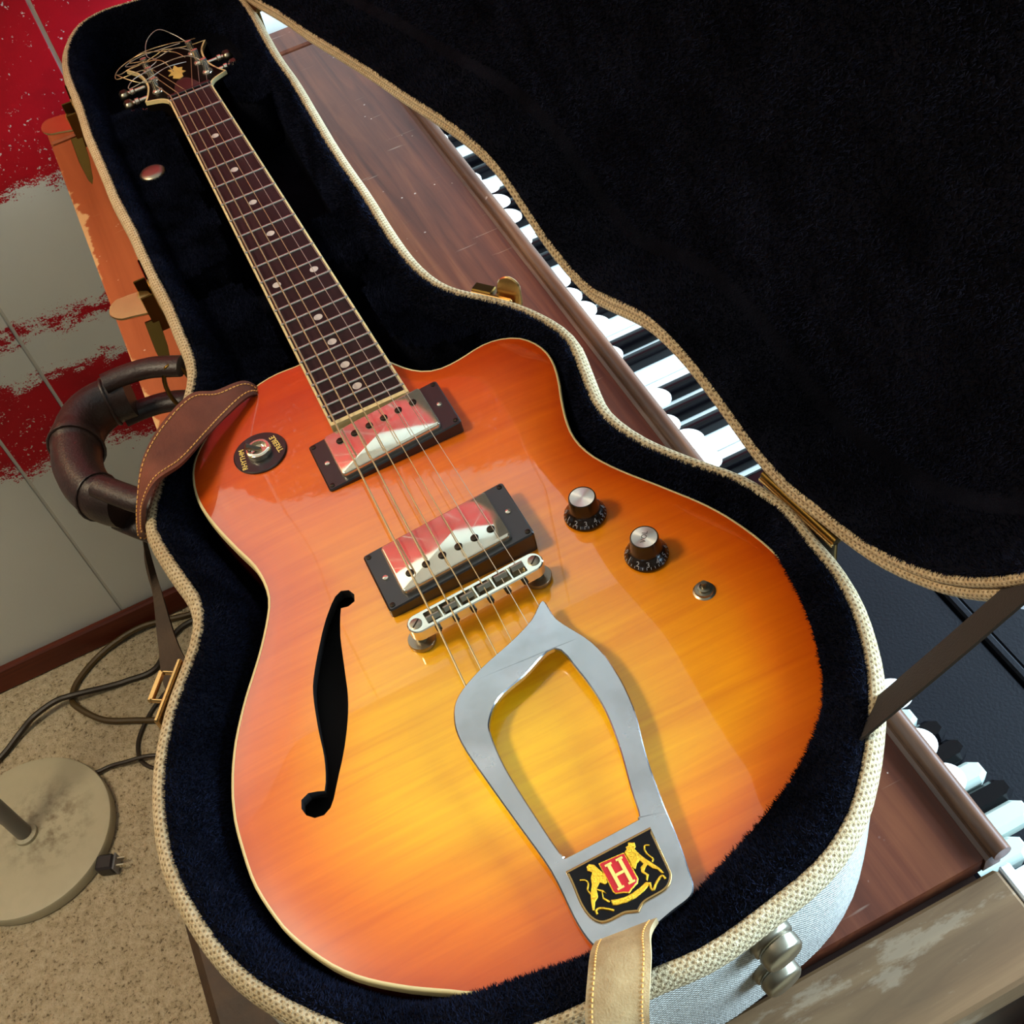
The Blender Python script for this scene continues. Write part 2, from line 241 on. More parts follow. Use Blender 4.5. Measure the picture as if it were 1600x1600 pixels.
BADGE = [(-0.026,-0.7862),(0.0173,-0.7861),(0.0164,-0.7971),(0.0155,-0.807),(0.0148,-0.8101),(0.0125,-0.8128),(0.009,-0.8144),(0.0039,-0.8147),(-0.0008,-0.8148),(-0.003,-0.8155),(-0.0057,-0.8173),(-0.0083,-0.8163),(-0.0115,-0.8151),(-0.0152,-0.815),(-0.0189,-0.8149),(-0.0222,-0.8141),(-0.0247,-0.8118),(-0.0264,-0.8078),(-0.0269,-0.8014),(-0.0261,-0.7925)]
SHIELD = [(-0.0114,-0.7902),(0.0011,-0.7911),(0.0013,-0.7964),(0.0011,-0.8046),(-0.0001,-0.8063),(-0.0036,-0.8075),(-0.0056,-0.8085),(-0.0076,-0.8073),(-0.0111,-0.806),(-0.0118,-0.8044),(-0.0116,-0.7984)]
LION_L = [(-0.0168,-0.7892),(-0.0153,-0.7886),(-0.0133,-0.79),(-0.0126,-0.7923),(-0.0118,-0.7944),(-0.0113,-0.7967),(-0.012,-0.7998),(-0.0133,-0.8001),(-0.0149,-0.7982),(-0.0174,-0.8),(-0.0151,-0.802),(-0.0145,-0.8039),(-0.0157,-0.8025),(-0.0165,-0.8048),(-0.0146,-0.8077),(-0.0155,-0.808),(-0.0171,-0.8052),(-0.0161,-0.8022),(-0.0176,-0.8004),(-0.0186,-0.8036),(-0.0207,-0.8048),(-0.0227,-0.8079),(-0.0235,-0.8077),(-0.0221,-0.8036),(-0.0207,-0.8005),(-0.0184,-0.7975),(-0.0176,-0.7948),(-0.0158,-0.7926),(-0.0173,-0.791)]
LION_R = [(0.0048,-0.7882),(0.0074,-0.7896),(0.007,-0.7914),(0.006,-0.7921),(0.0068,-0.795),(0.0076,-0.797),(0.0086,-0.7992),(0.0102,-0.8021),(0.0116,-0.8049),(0.0123,-0.8078),(0.0113,-0.8075),(0.0104,-0.805),(0.0088,-0.8037),(0.0076,-0.8011),(0.0059,-0.8021),(0.0049,-0.8032),(0.006,-0.8053),(0.0041,-0.8074),(0.0037,-0.8068),(0.0048,-0.8051),(0.0036,-0.8028),(0.0043,-0.8008),(0.0063,-0.8),(0.0055,-0.7979),(0.0037,-0.7985),(0.002,-0.8004),(0.0012,-0.7991),(0.0015,-0.7953),(0.0013,-0.7915),(0.003,-0.7905),(0.0029,-0.7896),(0.0041,-0.7895)]
RIBBON = [(-0.0142,-0.8072),(-0.0115,-0.8081),(-0.0081,-0.8089),(-0.0044,-0.809),(-0.0006,-0.8084),(0.0033,-0.8074),(0.0046,-0.8085),(0.0037,-0.8095),(0.0003,-0.8108),(-0.0039,-0.8116),(-0.0084,-0.8115),(-0.0128,-0.8106),(-0.0146,-0.8097)]
TAILS_L = [(-0.0208,-0.8007),(-0.0211,-0.7984),(-0.0196,-0.7961),(-0.0201,-0.7942),(-0.0222,-0.7931)]
TAILS_R = [(0.0102,-0.8009),(0.0111,-0.7998),(0.01,-0.7968),(0.0099,-0.7943),(0.011,-0.7929),(0.0128,-0.7938)]
SCROLL_L = [(-0.0223,-0.8101),(-0.0221,-0.8083),(-0.0199,-0.8083),(-0.0171,-0.8102),(-0.0151,-0.812)]
SCROLL_R = [(0.0046,-0.8085),(0.0039,-0.8112),(0.0046,-0.812),(0.0073,-0.8099),(0.0108,-0.8084),(0.0116,-0.8104)]
def mk_top():
    m = N('sunburst_flame_maple')
    a = m.node('Attribute', _attribute_name='burst').outputs['Fac']
    col = m.ramp(a, [(0.0, srgb(186, 66, 0)), (0.10, srgb(208, 88, 0)), (0.34, srgb(228, 116, 0)), (0.62, srgb(244, 156, 2)), (0.95, srgb(253, 198, 18))])
    fl = m.noise(1.0, 5, .62, stretch=(10, 190, 20), dist=.7); f2 = m.noise(1.0, 3, .5, stretch=(3, 46, 10), dist=1.0)
    s = m.math('ADD', m.math('MULTIPLY', fl, .6), m.math('MULTIPLY', f2, .55))
    k = m.ramp(s, [(.40, .0), (.72, 1.0)])
    col = m.mix(m.math('MULTIPLY', k, .42), col, m.mix(1.0, col, srgb(206, 140, 90), 'MULTIPLY'))
    m.set(col, .32, 0, 1.0, .02); m.put(m.b, 'Coat IOR', 1.55); return m.m
def mk_wood(name, c0, c1, c2, st=(3, 60, 60), rough=.45, coat=.3, scr=0.0, spot=0.0, wear=0.0, lit_chipped_edge=False):
    m = N(name); n = m.noise(1.0, 6, .62, stretch=st, dist=.8); b = m.noise(5, 4, .6)
    col = m.ramp(n, [(.25, c0), (.5, c1), (.78, c2)])
    col = m.mix(m.math('MULTIPLY', m.ramp(b, [(.4, 0.0), (.7, 1.0)]), .45), col, c0)
    if lit_chipped_edge:                                 # lamplight on the back edge painted in as lighter orange; finish chipped in places
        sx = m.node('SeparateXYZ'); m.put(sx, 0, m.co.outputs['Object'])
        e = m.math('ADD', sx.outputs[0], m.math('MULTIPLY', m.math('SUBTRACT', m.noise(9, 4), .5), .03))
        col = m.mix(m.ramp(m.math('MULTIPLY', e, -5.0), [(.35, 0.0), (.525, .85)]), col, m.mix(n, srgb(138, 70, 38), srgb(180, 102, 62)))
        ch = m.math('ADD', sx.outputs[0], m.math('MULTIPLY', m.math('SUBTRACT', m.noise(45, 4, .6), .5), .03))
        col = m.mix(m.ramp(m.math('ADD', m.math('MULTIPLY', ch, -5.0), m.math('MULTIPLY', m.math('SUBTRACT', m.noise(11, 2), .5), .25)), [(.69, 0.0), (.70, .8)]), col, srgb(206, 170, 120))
    if spot:
        v = m.node('TexVoronoi', Scale=spot); m.put(v, 'Vector', m.co.outputs['Object'])
        sp = m.math('LESS_THAN', v.outputs['Distance'], m.math('MULTIPLY', m.noise(30, 2), .16))
        col = m.mix(m.math('MULTIPLY', sp, m.ramp(m.noise(22, 2), [(.55, 0.0), (.6, .75)])), col, srgb(205, 180, 165))
    if scr:
        q = m.noise(1.0, 2, .5, stretch=(16, 330, 40), dist=.4)
        col = m.mix(m.math('MULTIPLY', m.ramp(q, [(.70, 0.0), (.78, 1.0)]), scr), col, srgb(225, 205, 180))
    if wear:
        q = m.noise(1.0, 6, .7, stretch=(14, 40, 20)); col = m.mix(m.math('MULTIPLY', m.ramp(q, [(.56, 0.0), (.62, 1.0)]), wear), col, srgb(146, 130, 108))
    m.set(col, rough, 0, coat, .2, spec=.22); m.bump(n, .12); return m.m
def mk_tweed():
    m = N('tweed_binding'); uv = m.co.outputs['UV']
    sep = m.node('SeparateXYZ'); m.put(sep, 0, uv)
    nz = m.noise(900, 2)
    u = m.math('MULTIPLY', sep.outputs[0], 1 / .0034); v = m.math('MULTIPLY', sep.outputs[1], 1 / .0021)
    row = m.math('FLOOR', v); u = m.math('ADD', u, m.math('MULTIPLY', row, .5))
    fu = m.math('SUBTRACT', m.math('FRACT', u), .5); fv = m.math('MULTIPLY', m.math('SUBTRACT', m.math('FRACT', v), .5), .75)
    d = m.math('SQRT', m.math('ADD', m.math('MULTIPLY', fu, fu), m.math('MULTIPLY', fv, fv)))
    d = m.math('ADD', d, m.math('MULTIPLY', m.math('SUBTRACT', nz, .5), .22))
    base = m.mix(m.ramp(m.noise(500, 3), [(.3, 0.0), (.7, 1.0)]), srgb(206, 190, 156), srgb(172, 150, 112))
    base = m.mix(m.math('MULTIPLY', m.ramp(m.noise(14, 4), [(.45, 0.0), (.7, 1.0)]), .35), base, srgb(140, 110, 66))
    col = m.mix(m.ramp(d, [(.17, .72), (.27, 0.0)]), base, srgb(92, 70, 44))
    m.set(col, .9, spec=.15); m.bump(m.math('ADD', m.noise(1400, 2), m.math('MULTIPLY', d, 1.2)), .7, .0012); return m.m
def mk_canvas():
    m = N('grey_canvas'); uv = m.co.outputs['UV']
    sep = m.node('SeparateXYZ'); m.put(sep, 0, uv)
    a = m.math('SINE', m.math('MULTIPLY', sep.outputs[0], 2600)); b = m.math('SINE', m.math('MULTIPLY', sep.outputs[1], 2600))
    wv = m.math('MULTIPLY', a, b)
    col = m.mix(m.ramp(m.math('ADD', m.math('MULTIPLY', wv, .25), m.noise(700, 3)), [(.25, 0.0), (.75, 1.0)]), srgb(122, 120, 112), srgb(206, 204, 194))
    col = m.mix(m.math('MULTIPLY', m.ramp(m.noise(18, 5), [(.5, 0.0), (.72, 1.0)]), .4), col, srgb(112, 108, 104))
    m.set(col, .92, spec=.1); m.bump(m.math('ADD', wv, m.noise(900, 2)), .5, .0008); return m.m
def mk_plush():
    m = N('navy_plush'); c = m.mix(m.ramp(m.noise(22, 5), [(.35, 0.0), (.7, 1.0)]), (.0009, .0011, .0026, 1), (.0048, .0054, .0100, 1))
    m.set(c, .95, spec=.05, sheen=.0); m.bump(m.math('ADD', m.noise(700, 3), m.noise(90, 3)), .9, .002); return m.m
def mk_pile():
    m = N('navy_plush_tufts'); c = m.mix(m.ramp(m.noise(30, 5), [(.35, 0.0), (.68, 1.0)]), (.0018, .0024, .0062, 1), (.0105, .0130, .0290, 1))
    m.set(c, .9, spec=.05); return m.m
def mk_carpet():
    m = N('beige_carpet'); n = m.noise(260, 3, .7); n2 = m.noise(120, 4, .65); big = m.noise(4, 3)
    col = m.ramp(n2, [(.28, srgb(176, 158, 124)), (.5, srgb(208, 191, 158)), (.7, srgb(224, 210, 180))])
    col = m.mix(m.ramp(m.math('ADD', m.math('MULTIPLY', n, .7), m.math('MULTIPLY', n2, .3)), [(.36, .95), (.45, 0.0)]), col, srgb(84, 66, 44))
    col = m.mix(m.math('MULTIPLY', big, .25), col, srgb(140, 118, 84))
    m.set(col, .97, spec=.05, sheen=.1); m.bump(m.math('ADD', n, n2), 1.0, .006); return m.m
def mk_wallpaint():
    m = N('white_and_red_wall_paint'); g = m.node('NewGeometry')
    sep = m.node('SeparateXYZ'); m.put(sep, 0, g.outputs['Position']); pos = g.outputs['Position']
    z = m.math('SUBTRACT', sep.outputs[2], Z0); x = sep.outputs[0]
    z = m.math('ADD', z, m.math('MULTIPLY', m.math('SUBTRACT', m.noise(5, 3, vec=pos), .5), .07))
    z = m.math('ADD', z, m.math('MULTIPLY', x, .10))
    def band(lo, hi, zz=z): return m.math('MINIMUM', m.math('SUBTRACT', zz, lo), m.math('SUBTRACT', hi, zz))
    d1 = m.math('MINIMUM', m.math('SUBTRACT', z, -.202), m.math('SUBTRACT', m.math('ADD', .89, m.math('MULTIPLY', x, .5)), z)); d1 = m.math('MINIMUM', d1, m.math('ADD', m.math('SUBTRACT', .10, x), m.math('MULTIPLY', m.math('MAXIMUM', m.math('SUBTRACT', z, .25), 0.0), 2.0))); d3 = band(-.588, -.452); d2 = m.math('SUBTRACT', band(-.405, -.350), .020); d4 = m.math('SUBTRACT', band(-.46, -.30), .078)
    d = m.math('MAXIMUM', m.math('MAXIMUM', d1, d2), m.math('MAXIMUM', d3, d4))
    dry = m.noise(1.0, 6, .75, vec=pos, stretch=(50, 1, 120)); fine = m.noise(420, 3, .7, vec=pos); mid = m.noise(26, 4, .6, vec=pos)
    jag = m.math('ADD', m.math('MULTIPLY', m.math('SUBTRACT', dry, .5), .10), m.math('ADD', m.math('MULTIPLY', m.math('SUBTRACT', fine, .5), .07), m.math('MULTIPLY', m.math('SUBTRACT', mid, .5), .05)))
    red = m.ramp(m.math('ADD', d, jag), [(.0, 0.0), (.004, 1.0)])
    # white flecks where the brush ran dry, thicker towards the top left
    fl = m.math('ADD', m.noise(190, 3, .65, vec=pos), m.math('MULTIPLY', m.math('SUBTRACT', m.noise(7, 3, .6, vec=pos), .5), .34))
    red = m.math('MULTIPLY', red, m.ramp(fl, [(.655, 1.0), (.69, .12)]))
    c_red = m.mix(m.ramp(m.noise(9, 4, vec=pos), [(.4, 0.0), (.7, 1.0)]), srgb(186, 4, 28), srgb(150, 2, 20))
    c_white = m.mix(m.ramp(m.noise(3, 3, vec=pos), [(.3, 0.0), (.8, 1.0)]), srgb(224, 226, 218), srgb(204, 207, 202))
    m.set(m.mix(red, c_white, c_red), .62, spec=.3); m.bump(m.noise(300, 3), .12); return m.m
def mk_brushed():
    m = N('spun_aluminium'); m.set(srgb(240, 238, 232), .42, .8)
    m.put(m.b, 'Anisotropic', .8); t = m.node('Tangent', _direction_type='RADIAL', _axis='Z'); m.put(m.b, 'Tangent', t.outputs[0]); return m.m
def mk_nickel():
    m = N('polished_nickel'); m.set(srgb(228, 220, 200), .09, .84)
    m.put(m.b, 'Roughness', m.ramp(m.noise(60, 5), [(.4, .05), (.7, .16)])); return m.m
def mk_chrome():
    m = N('satin_chrome'); col = m.mix(m.ramp(m.noise(45, 5), [(.45, 0.0), (.75, .5)]), srgb(214, 216, 220), srgb(160, 158, 156))
    m.set(col, .2, 1.0); m.put(m.b, 'Roughness', m.ramp(m.noise(40, 4), [(.35, .14), (.7, .3)])); return m.m
def mk_leather(name, c0, c1, rough=.45, bs=500):
    m = N(name); m.set(m.mix(m.ramp(m.noise(30, 5), [(.35, 0.0), (.7, 1.0)]), c0, c1), rough, spec=.4)
    m.bump(m.math('ADD', m.noise(bs, 3), m.noise(60, 3)), .35, .001); return m.m
M_TOP = mk_top()
M_SIDE = plain('red_brown_body_side', srgb(92, 22, 8), .25, coat=1.0)
M_BIND = plain('cream_binding', srgb(226, 206, 150), .4, var=.25, scale=40)
M_CAV = plain('cavity_shade', srgb(14, 7, 4), .9)  # near black: the shade inside the body put into the colour
M_ROSE = mk_wood('rosewood', srgb(22, 12, 12), srgb(40, 23, 24), srgb(58, 37, 36), (70, 4, 40), .5, 0)
M_FRET = plain('fret_wire', srgb(190, 184, 172), .3, 1.0)
M_DOT = plain('pearl_dot', srgb(196, 188, 178), .3, var=.2)
M_BLACK = plain('black_plastic', srgb(24, 19, 19), .35, coat=.3)
M_HEAD = plain('black_headstock', srgb(13, 9, 6), .55, spec=.03)
M_NICK = mk_nickel(); M_CHROME = mk_chrome(); M_SPUN = mk_brushed()
M_STEEL = plain('dull_steel', srgb(150, 142, 124), .35, 1.0)
M_SCREW = plain('dark_screw', srgb(60, 54, 46), .4, 1.0)
M_STR_W = plain('wound_string', srgb(196, 172, 128), .42, .75); M_STR_P = plain('plain_string', srgb(190, 182, 168), .4, .75)
M_GOLD = plain('gilt', srgb(244, 200, 66), .3, 1.0, bump=.5, bscale=1500); M_BRASS = plain('aged_brass', srgb(206, 166, 106), .27, 1.0, var=.35, scale=80)
M_DBRASS = plain('dark_brass', srgb(96, 74, 34), .35, 1.0, var=.3)
M_ENAMEL_B = plain('black_enamel', srgb(12, 9, 11), .2, spec=.25); M_ENAMEL_R = plain('red_enamel', srgb(190, 14, 30), .25, coat=.5)
M_KNOB = plain('dark_amber_black_plastic', srgb(26, 16, 7), .25, coat=.15)
M_GREY = plain('grey_print', srgb(150, 150, 154), .6); M_LETTER = plain('gold_print', srgb(232, 206, 110), .5); M_DPRINT = plain('dark_print', srgb(70, 66, 60), .6)
M_CREAM = plain('cream_inlay', srgb(206, 178, 96), .5)
M_TWEED = mk_tweed(); M_CANVAS = mk_canvas(); M_PLUSH = mk_plush(); M_PILE = mk_pile()
M_LEATH = mk_leather('brown_strap_leather', srgb(82, 42, 26), srgb(112, 60, 40), .6)
M_SUEDE = mk_leather('tan_suede', srgb(136, 108, 70), srgb(196, 174, 130), .95, 900)
M_STRAPB = mk_leather('dark_strap_edge', srgb(46, 34, 22), srgb(66, 50, 34), .8)
M_HANDLE = mk_leather('dark_brown_handle_leather', srgb(27, 16, 13), srgb(48, 31, 26), .42)
M_THREAD = plain('yellow_thread', srgb(226, 170, 92), .8)
M_RIBBON = plain('black_lid_stay_webbing', srgb(38, 33, 28), .85, bump=.4, bscale=900)
M_ORG = mk_wood('red_brown_organ_wood', srgb(57, 26, 16), srgb(95, 48, 29), srgb(126, 72, 43), (60, 3, 60), .42, .08, scr=.2, spot=90, lit_chipped_edge=True)
M_RAIL = mk_wood('worn_moulding', srgb(56, 33, 21), srgb(96, 62, 42), srgb(138, 98, 70), (80, 6, 60), .5, .15, spot=60)
M_CHEEK = mk_wood('tan_worn_board', srgb(78, 56, 34), srgb(102, 77, 50), srgb(124, 97, 66), (5, 60, 60), .55, .1, wear=.35)
M_DARKW = mk_wood('dark_cabinet_wood', srgb(34, 18, 12), srgb(58, 32, 22), srgb(78, 44, 30), (4, 4, 50), .5, .2)
M_ORANGE = M_ORG
M_WKEY = plain('white_key', srgb(232, 234, 228), .25, coat=.4); M_BKEY = plain("black_key", srgb(6, 5, 7), .22, spec=.2)
M_TAB = plain('white_stop_tab', srgb(236, 234, 226), .3, coat=.3); M_ROCK = plain('pale_switch', srgb(178, 190, 178), .4)
def mk_darkpanel():
    m = N('dark_navy_panel'); v = m.node('TexVoronoi', Scale=38); m.put(v, 'Vector', m.co.outputs['Object'])
    sp = m.math('MULTIPLY', m.math('LESS_THAN', v.outputs['Distance'], .07), m.ramp(m.noise(12, 2), [(.56, 0.0), (.6, .8)]))
    col = m.mix(sp, m.mix(m.noise(30, 4), srgb(4, 5, 9), srgb(9, 10, 16)), srgb(130, 130, 130)); m.set(col, .55, spec=.14); m.bump(m.noise(500, 2), .2); return m.m
M_NAVY = mk_darkpanel()
M_WHITEP = plain('white_painted_strip', srgb(214, 216, 220), .6, var=.15)
M_CARPET = mk_carpet(); M_WALL = mk_wallpaint()
M_BARE = plain('bare_white_plaster', srgb(196, 196, 188), .8); M_CEIL = plain('dull_white_ceiling', srgb(158, 152, 140), .9); M_WALL2 = plain('brown_wallboard', srgb(84, 70, 56), .8)
M_BASEB = mk_wood('brown_baseboard', srgb(70, 26, 16), srgb(104, 44, 26), srgb(124, 58, 36), (3, 60, 60), .5, .2)
def mk_lamp():
    m = N('grey_beige_lamp_enamel'); o = m.co.outputs['Object']; sp = m.node('SeparateXYZ'); m.put(sp, 0, o)
    r = m.math('SQRT', m.math('ADD', m.math('MULTIPLY', m.math('SUBTRACT', sp.outputs[0], .03), m.math('SUBTRACT', sp.outputs[0], .03)), m.math('MULTIPLY', sp.outputs[1], sp.outputs[1])))
    st = m.math('MULTIPLY', m.ramp(m.noise(55, 5, .65), [(.44, 0.0), (.66, 1.0)]), m.ramp(r, [(.02, .8), (.075, .05)]))
    col = m.mix(m.noise(10, 4), srgb(192, 184, 156), srgb(168, 160, 132)); col = m.mix(st, col, srgb(96, 76, 48))
    v = m.node('TexVoronoi', Scale=30); m.put(v, 'Vector', o)
    col = m.mix(m.math('MULTIPLY', m.math('LESS_THAN', v.outputs['Distance'], .07), .7), col, srgb(60, 44, 28))
    m.set(col, .5); return m.m
M_LAMP = mk_lamp(); M_POLE = plain('grey_pole', srgb(112, 108, 104), .35)
M_CABLE = plain('brown_cable', srgb(74, 56, 24), .5); M_CABLE2 = plain('dark_cable', srgb(40, 30, 18), .5); M_PLUG = plain('black_plug', srgb(34, 31, 34), .5)
M_BENCH = mk_leather('worn_dark_brown_leather', srgb(40, 27, 15), srgb(68, 48, 27), .6, 160)
def mk_shade():
    m = N('lamp_shade_cloth'); m.set(srgb(226, 210, 170), .9); m.put(m.b, 'Transmission Weight', .0)
    tr = m.node('BsdfTranslucent', Color=srgb(240, 220, 180)); mx = m.node('MixShader', i0=.6)
    m.t.links.new(m.b.outputs[0], mx.inputs[1]); m.t.links.new(tr.outputs[0], mx.inputs[2])
    m.t.links.new(mx.outputs[0], m.t.nodes['Material Output'].inputs[0]); return m.m
M_SHADE = mk_shade()
def mk_bulb():
    m = N('lit_bulb'); m.put(m.b, 'Emission Color', (1.0, .8, .5, 1)); m.put(m.b, 'Emission Strength', 12.0); return m.m
M_BULB = mk_bulb()
def mk_glass():
    m = N('window_glass'); tr = m.node('BsdfTransparent'); m.t.links.new(tr.outputs[0], m.t.nodes['Material Output'].inputs[0]); return m.m
# ---------------------------------------------------------------- setting
FZ, CZ, YW, XL, XR, YF = -.905, 1.5, .29, -2.2, 1.75, -3.0
def struct(name, g, mat, parent=None, smooth=0, **p):
    o = ob(name, g, mat, parent, smooth, **p); o['kind'] = 'structure'; return o
struct('floor', G().box(XL, XR, YF, YW + .02, FZ - .05, FZ), M_CARPET)
struct('ceiling', G().box(XL, XR, YF, YW + .02, CZ, CZ + .05), M_CEIL)
back = struct('wall_back', G().box(XL, XR, YW + .0045, YW + .06, FZ, CZ), M_BARE)
edges = [XL, -1.98, -1.72, -1.54, -1.26, -1.02, -.84, -.62, -.378, -.288, -.0975, .10, .33, .50, .78, 1.02, 1.3, 1.52, XR]
for a, b in zip(edges[:-1], edges[1:]):      # boards of the panelled wall, a narrow groove between each two
    ob('wall_panel', G().box(a + .0023, b - .0023, YW + .003, YW + .0045, FZ, CZ, .0005), M_WALL, back, 0)
bb = struct('baseboard_back', G().box(XL, XR, YW - .012, YW, FZ, FZ + .047, .003), M_BASEB)
struct('wall_left', G().box(XL - .05, XL, YF, YW, FZ, CZ), M_WALL2)
struct('wall_front', G().box(XL, XR, YF - .05, YF, FZ, CZ), M_WALL2)
wr = G(); W0, W1, WB, WT = -2.45, .16, .04, 1.06
wr.box(XR, XR + .1, YF, W0, FZ, CZ); wr.box(XR, XR + .1, W1, YW, FZ, CZ); wr.box(XR, XR + .1, W0, W1, FZ, WB); wr.box(XR, XR + .1, W0, W1, WT, CZ)
struct('wall_right', wr, M_WALL2)
win = G(); t = .04
for q in ((W0, W0 + t, WB, WT), (W1 - t, W1, WB, WT), (W0, W1, WB, WB + t), (W0, W1, WT - t, WT), (-1.16, -1.13, WB, WT)):
    win.box(XR + .03, XR + .08, *q, .004)
wn = struct('window_1', win, M_WHITEP)
ob('window_pane', G().box(XR + .053, XR + .057, W0 + t, W1 - t, WB + t, WT - t), mk_glass(), wn, 0)

# floor lamp on the carpet
L = (-.588, .006, FZ)
lamp = thing('floor_lamp', 'floor lamp with round grey-beige metal base on the carpet by the wall', 'lamp', L)
ob('lamp_base', G().lathe([(.113, 0), (.1175, .002), (.118, .017), (.1165, .0195), (.112, .0205), (.03, .0215), (.0, .0215)], L, 64), M_LAMP, lamp)
ob('pole_collar', G().lathe([(.0165, .0205), (.0165, .027), (.0135, .029), (.0115, .029)], L, 28), M_LAMP, lamp)
ob('pole', G().lathe([(.0112, .025), (.0112, 1.36)], L, 24), M_POLE, lamp)
ob('lamp_shade', G().lathe([(.17, 1.32), (.10, 1.58)], L, 40, cap=False), M_SHADE, lamp)
ob('bulb', G().lathe([(.012, 1.36), (.014, 1.40), (.03, 1.44), (.03, 1.46), (.0, 1.49)], L, 20), M_BULB, lamp)
# the lamp's light is made of its bulb and a point light inside its shade
pl = thing('power_plug', 'black three-pin plug lying against the lamp base', 'plug', (-.497, -.085, FZ))
ax = Vector((.93, -.36, 0)).normalized(); c = Vector((-.497, -.088, FZ + .011))
sd = Vector((-ax.y, ax.x, 0))
def plugxf(p): return c + ax * p.x + sd * p.y + Vector((0, 0, p.z))
ob('plug_body', G().box(-.012, .012, -.011, .011, -.009, .011, .003).xf(plugxf), M_PLUG, pl)
ob('plug_face', G().box(.012, .0145, -.0115, .0115, -.0095, .010, .001).xf(plugxf), M_GREY, pl)
for y in (-.005, .005): ob('prong', G().box(.0145, .026, y - .001, y + .001, -.001, .006).xf(plugxf), M_NICK, pl, 0)
def cable(name, label, pts, r, mat):
    P = crom([(x, y, FZ + r + h) for x, y, h in pts], 8)
    o = ob(name, G().tube(P, r, 8), mat); o['label'] = label; o['category'] = 'cable'; return o
cable('looped_cable', 'olive-brown cable lying in one wide loop on the carpet by the baseboard',
      [(-.15, .20, 0), (-.24, .245, 0), (-.304, .262, 0), (-.36, .272, .006), (-.402, .270, .004), (-.443, .258, 0), (-.478, .232, 0), (-.491, .208, .001), (-.487, .183, .006), (-.456, .142, .002), (-.41, .115, 0), (-.370, .094, 0), (-.28, .06, 0), (-.19, .05, 0)], .0048, M_CABLE)
cable('dark_cable', 'dark cable running across the carpet from the left edge under the loop',
      [(-.80, .09, 0), (-.68, .13, 0), (-.613, .16, 0), (-.575, .185, .004), (-.549, .195, .012), (-.515, .203, .014), (-.488, .200, .014), (-.44, .195, .004), (-.409, .192, 0), (-.365, .190, 0), (-.329, .231, 0), (-.293, .245, 0), (-.22, .23, 0), (-.15, .18, 0)], .0045, M_CABLE2)
cable('lamp_cord', 'thin dark cord leaving the lamp base and curling on the carpet',
      [(-.493, .066, .006), (-.482, .061, .004), (-.461, .060, .004), (-.441, .054, .006), (-.404, .043, .008), (-.36, .02, 0), (-.30, -.02, 0), (-.22, -.04, 0)], .0030, M_CABLE2)
cable('short_cord', 'thin dark cord crossing the lamp cord beside the case',
      [(-.33, .16, 0), (-.36, .142, .0), (-.387, .122, .0), (-.408, .098, 0), (-.420, .075, 0), (-.421, .048, 0), (-.405, .025, 0), (-.37, .0, 0), (-.30, .01, 0)], .0030, M_CABLE2)

# bench under the left side of the case
bn = thing('leather_bench', 'dark brown leather bench whose edge shows under the lower left of the case', 'bench', (-.23, -.8, FZ))
ob('bench_seat', G().box(-.309, -.155, -1.22, -.455, -.52, -.45, .008), M_BENCH, bn)
ob('bench_frame', G().box(-.295, -.165, -1.2, -.475, -.60, -.52, .003), M_DARKW, bn)
for x in (-.285, -.175):
    for y in (-1.185, -.495): ob('leg', G().box(x - .01, x + .01, y - .015, y + .015, FZ, -.60, .002), M_DARKW, bn)
# ---------------------------------------------------------------- electric organ
OZ = -.10                                    # top of the organ
organ = thing('organ', 'red-brown wooden organ with white stop tabs and black and white keys under the case', 'organ', (0, -.32, FZ))
def rx(y): return .1725 + (y + .841) * .0165   # inner edge of the front moulding, slightly out of square
tp = G(); o = [(-.139, -.842), (rx(-.842), -.842), (rx(.195), .195), (-.139, .195)]
tp.prism(o, [(.0, OZ - .013), (0, OZ - .0015), (.0015, OZ)])
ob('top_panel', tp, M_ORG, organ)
rl = G(); P = [(rx(y) + .005, y, OZ + .0045) for y in np.linspace(-.845, .195, 24)]
rl.tube(P, .0050, 14, flat=1.2); ob('front_moulding', rl, M_RAIL, organ, 50)
ob('rail_fillet', G().prism([(rx(-.843) - .003, -.843), (rx(-.843) + .0075, -.843), (rx(.195) + .0075, .195), (rx(.195) - .003, .195)], [(0, OZ - .012), (0, OZ + .0003), (.002, OZ + .002)]), M_RAIL, organ)
ob('end_board', G().box(-.14, .1725, -.898, -.8475, OZ - .03, OZ - .001, .002), M_CHEEK, organ, 0)
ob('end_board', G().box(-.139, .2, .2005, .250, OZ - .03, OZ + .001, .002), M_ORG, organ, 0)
ob('end_cheek', G().box(-.14, .176, -.892, -.85, FZ, OZ - .03, .002), M_DARKW, organ, 0)
ob('end_cheek', G().box(-.139, .19, .203, .243, FZ, OZ - .03, .002), M_DARKW, organ, 0)
ob('cabinet', G().box(-.133, .165, -.848, .2, FZ, OZ - .014), M_DARKW, organ, 0)
ob('painted_strip', G().box(.1737, .1800, -.898, -.8475, OZ - .03, OZ - .002, .001), M_WHITEP, organ, 0)
ob('pale_board', G().box(.1815, .245, -.96, -.8455, OZ - .06, OZ - .028, .001), M_WHITEP, organ, 0)
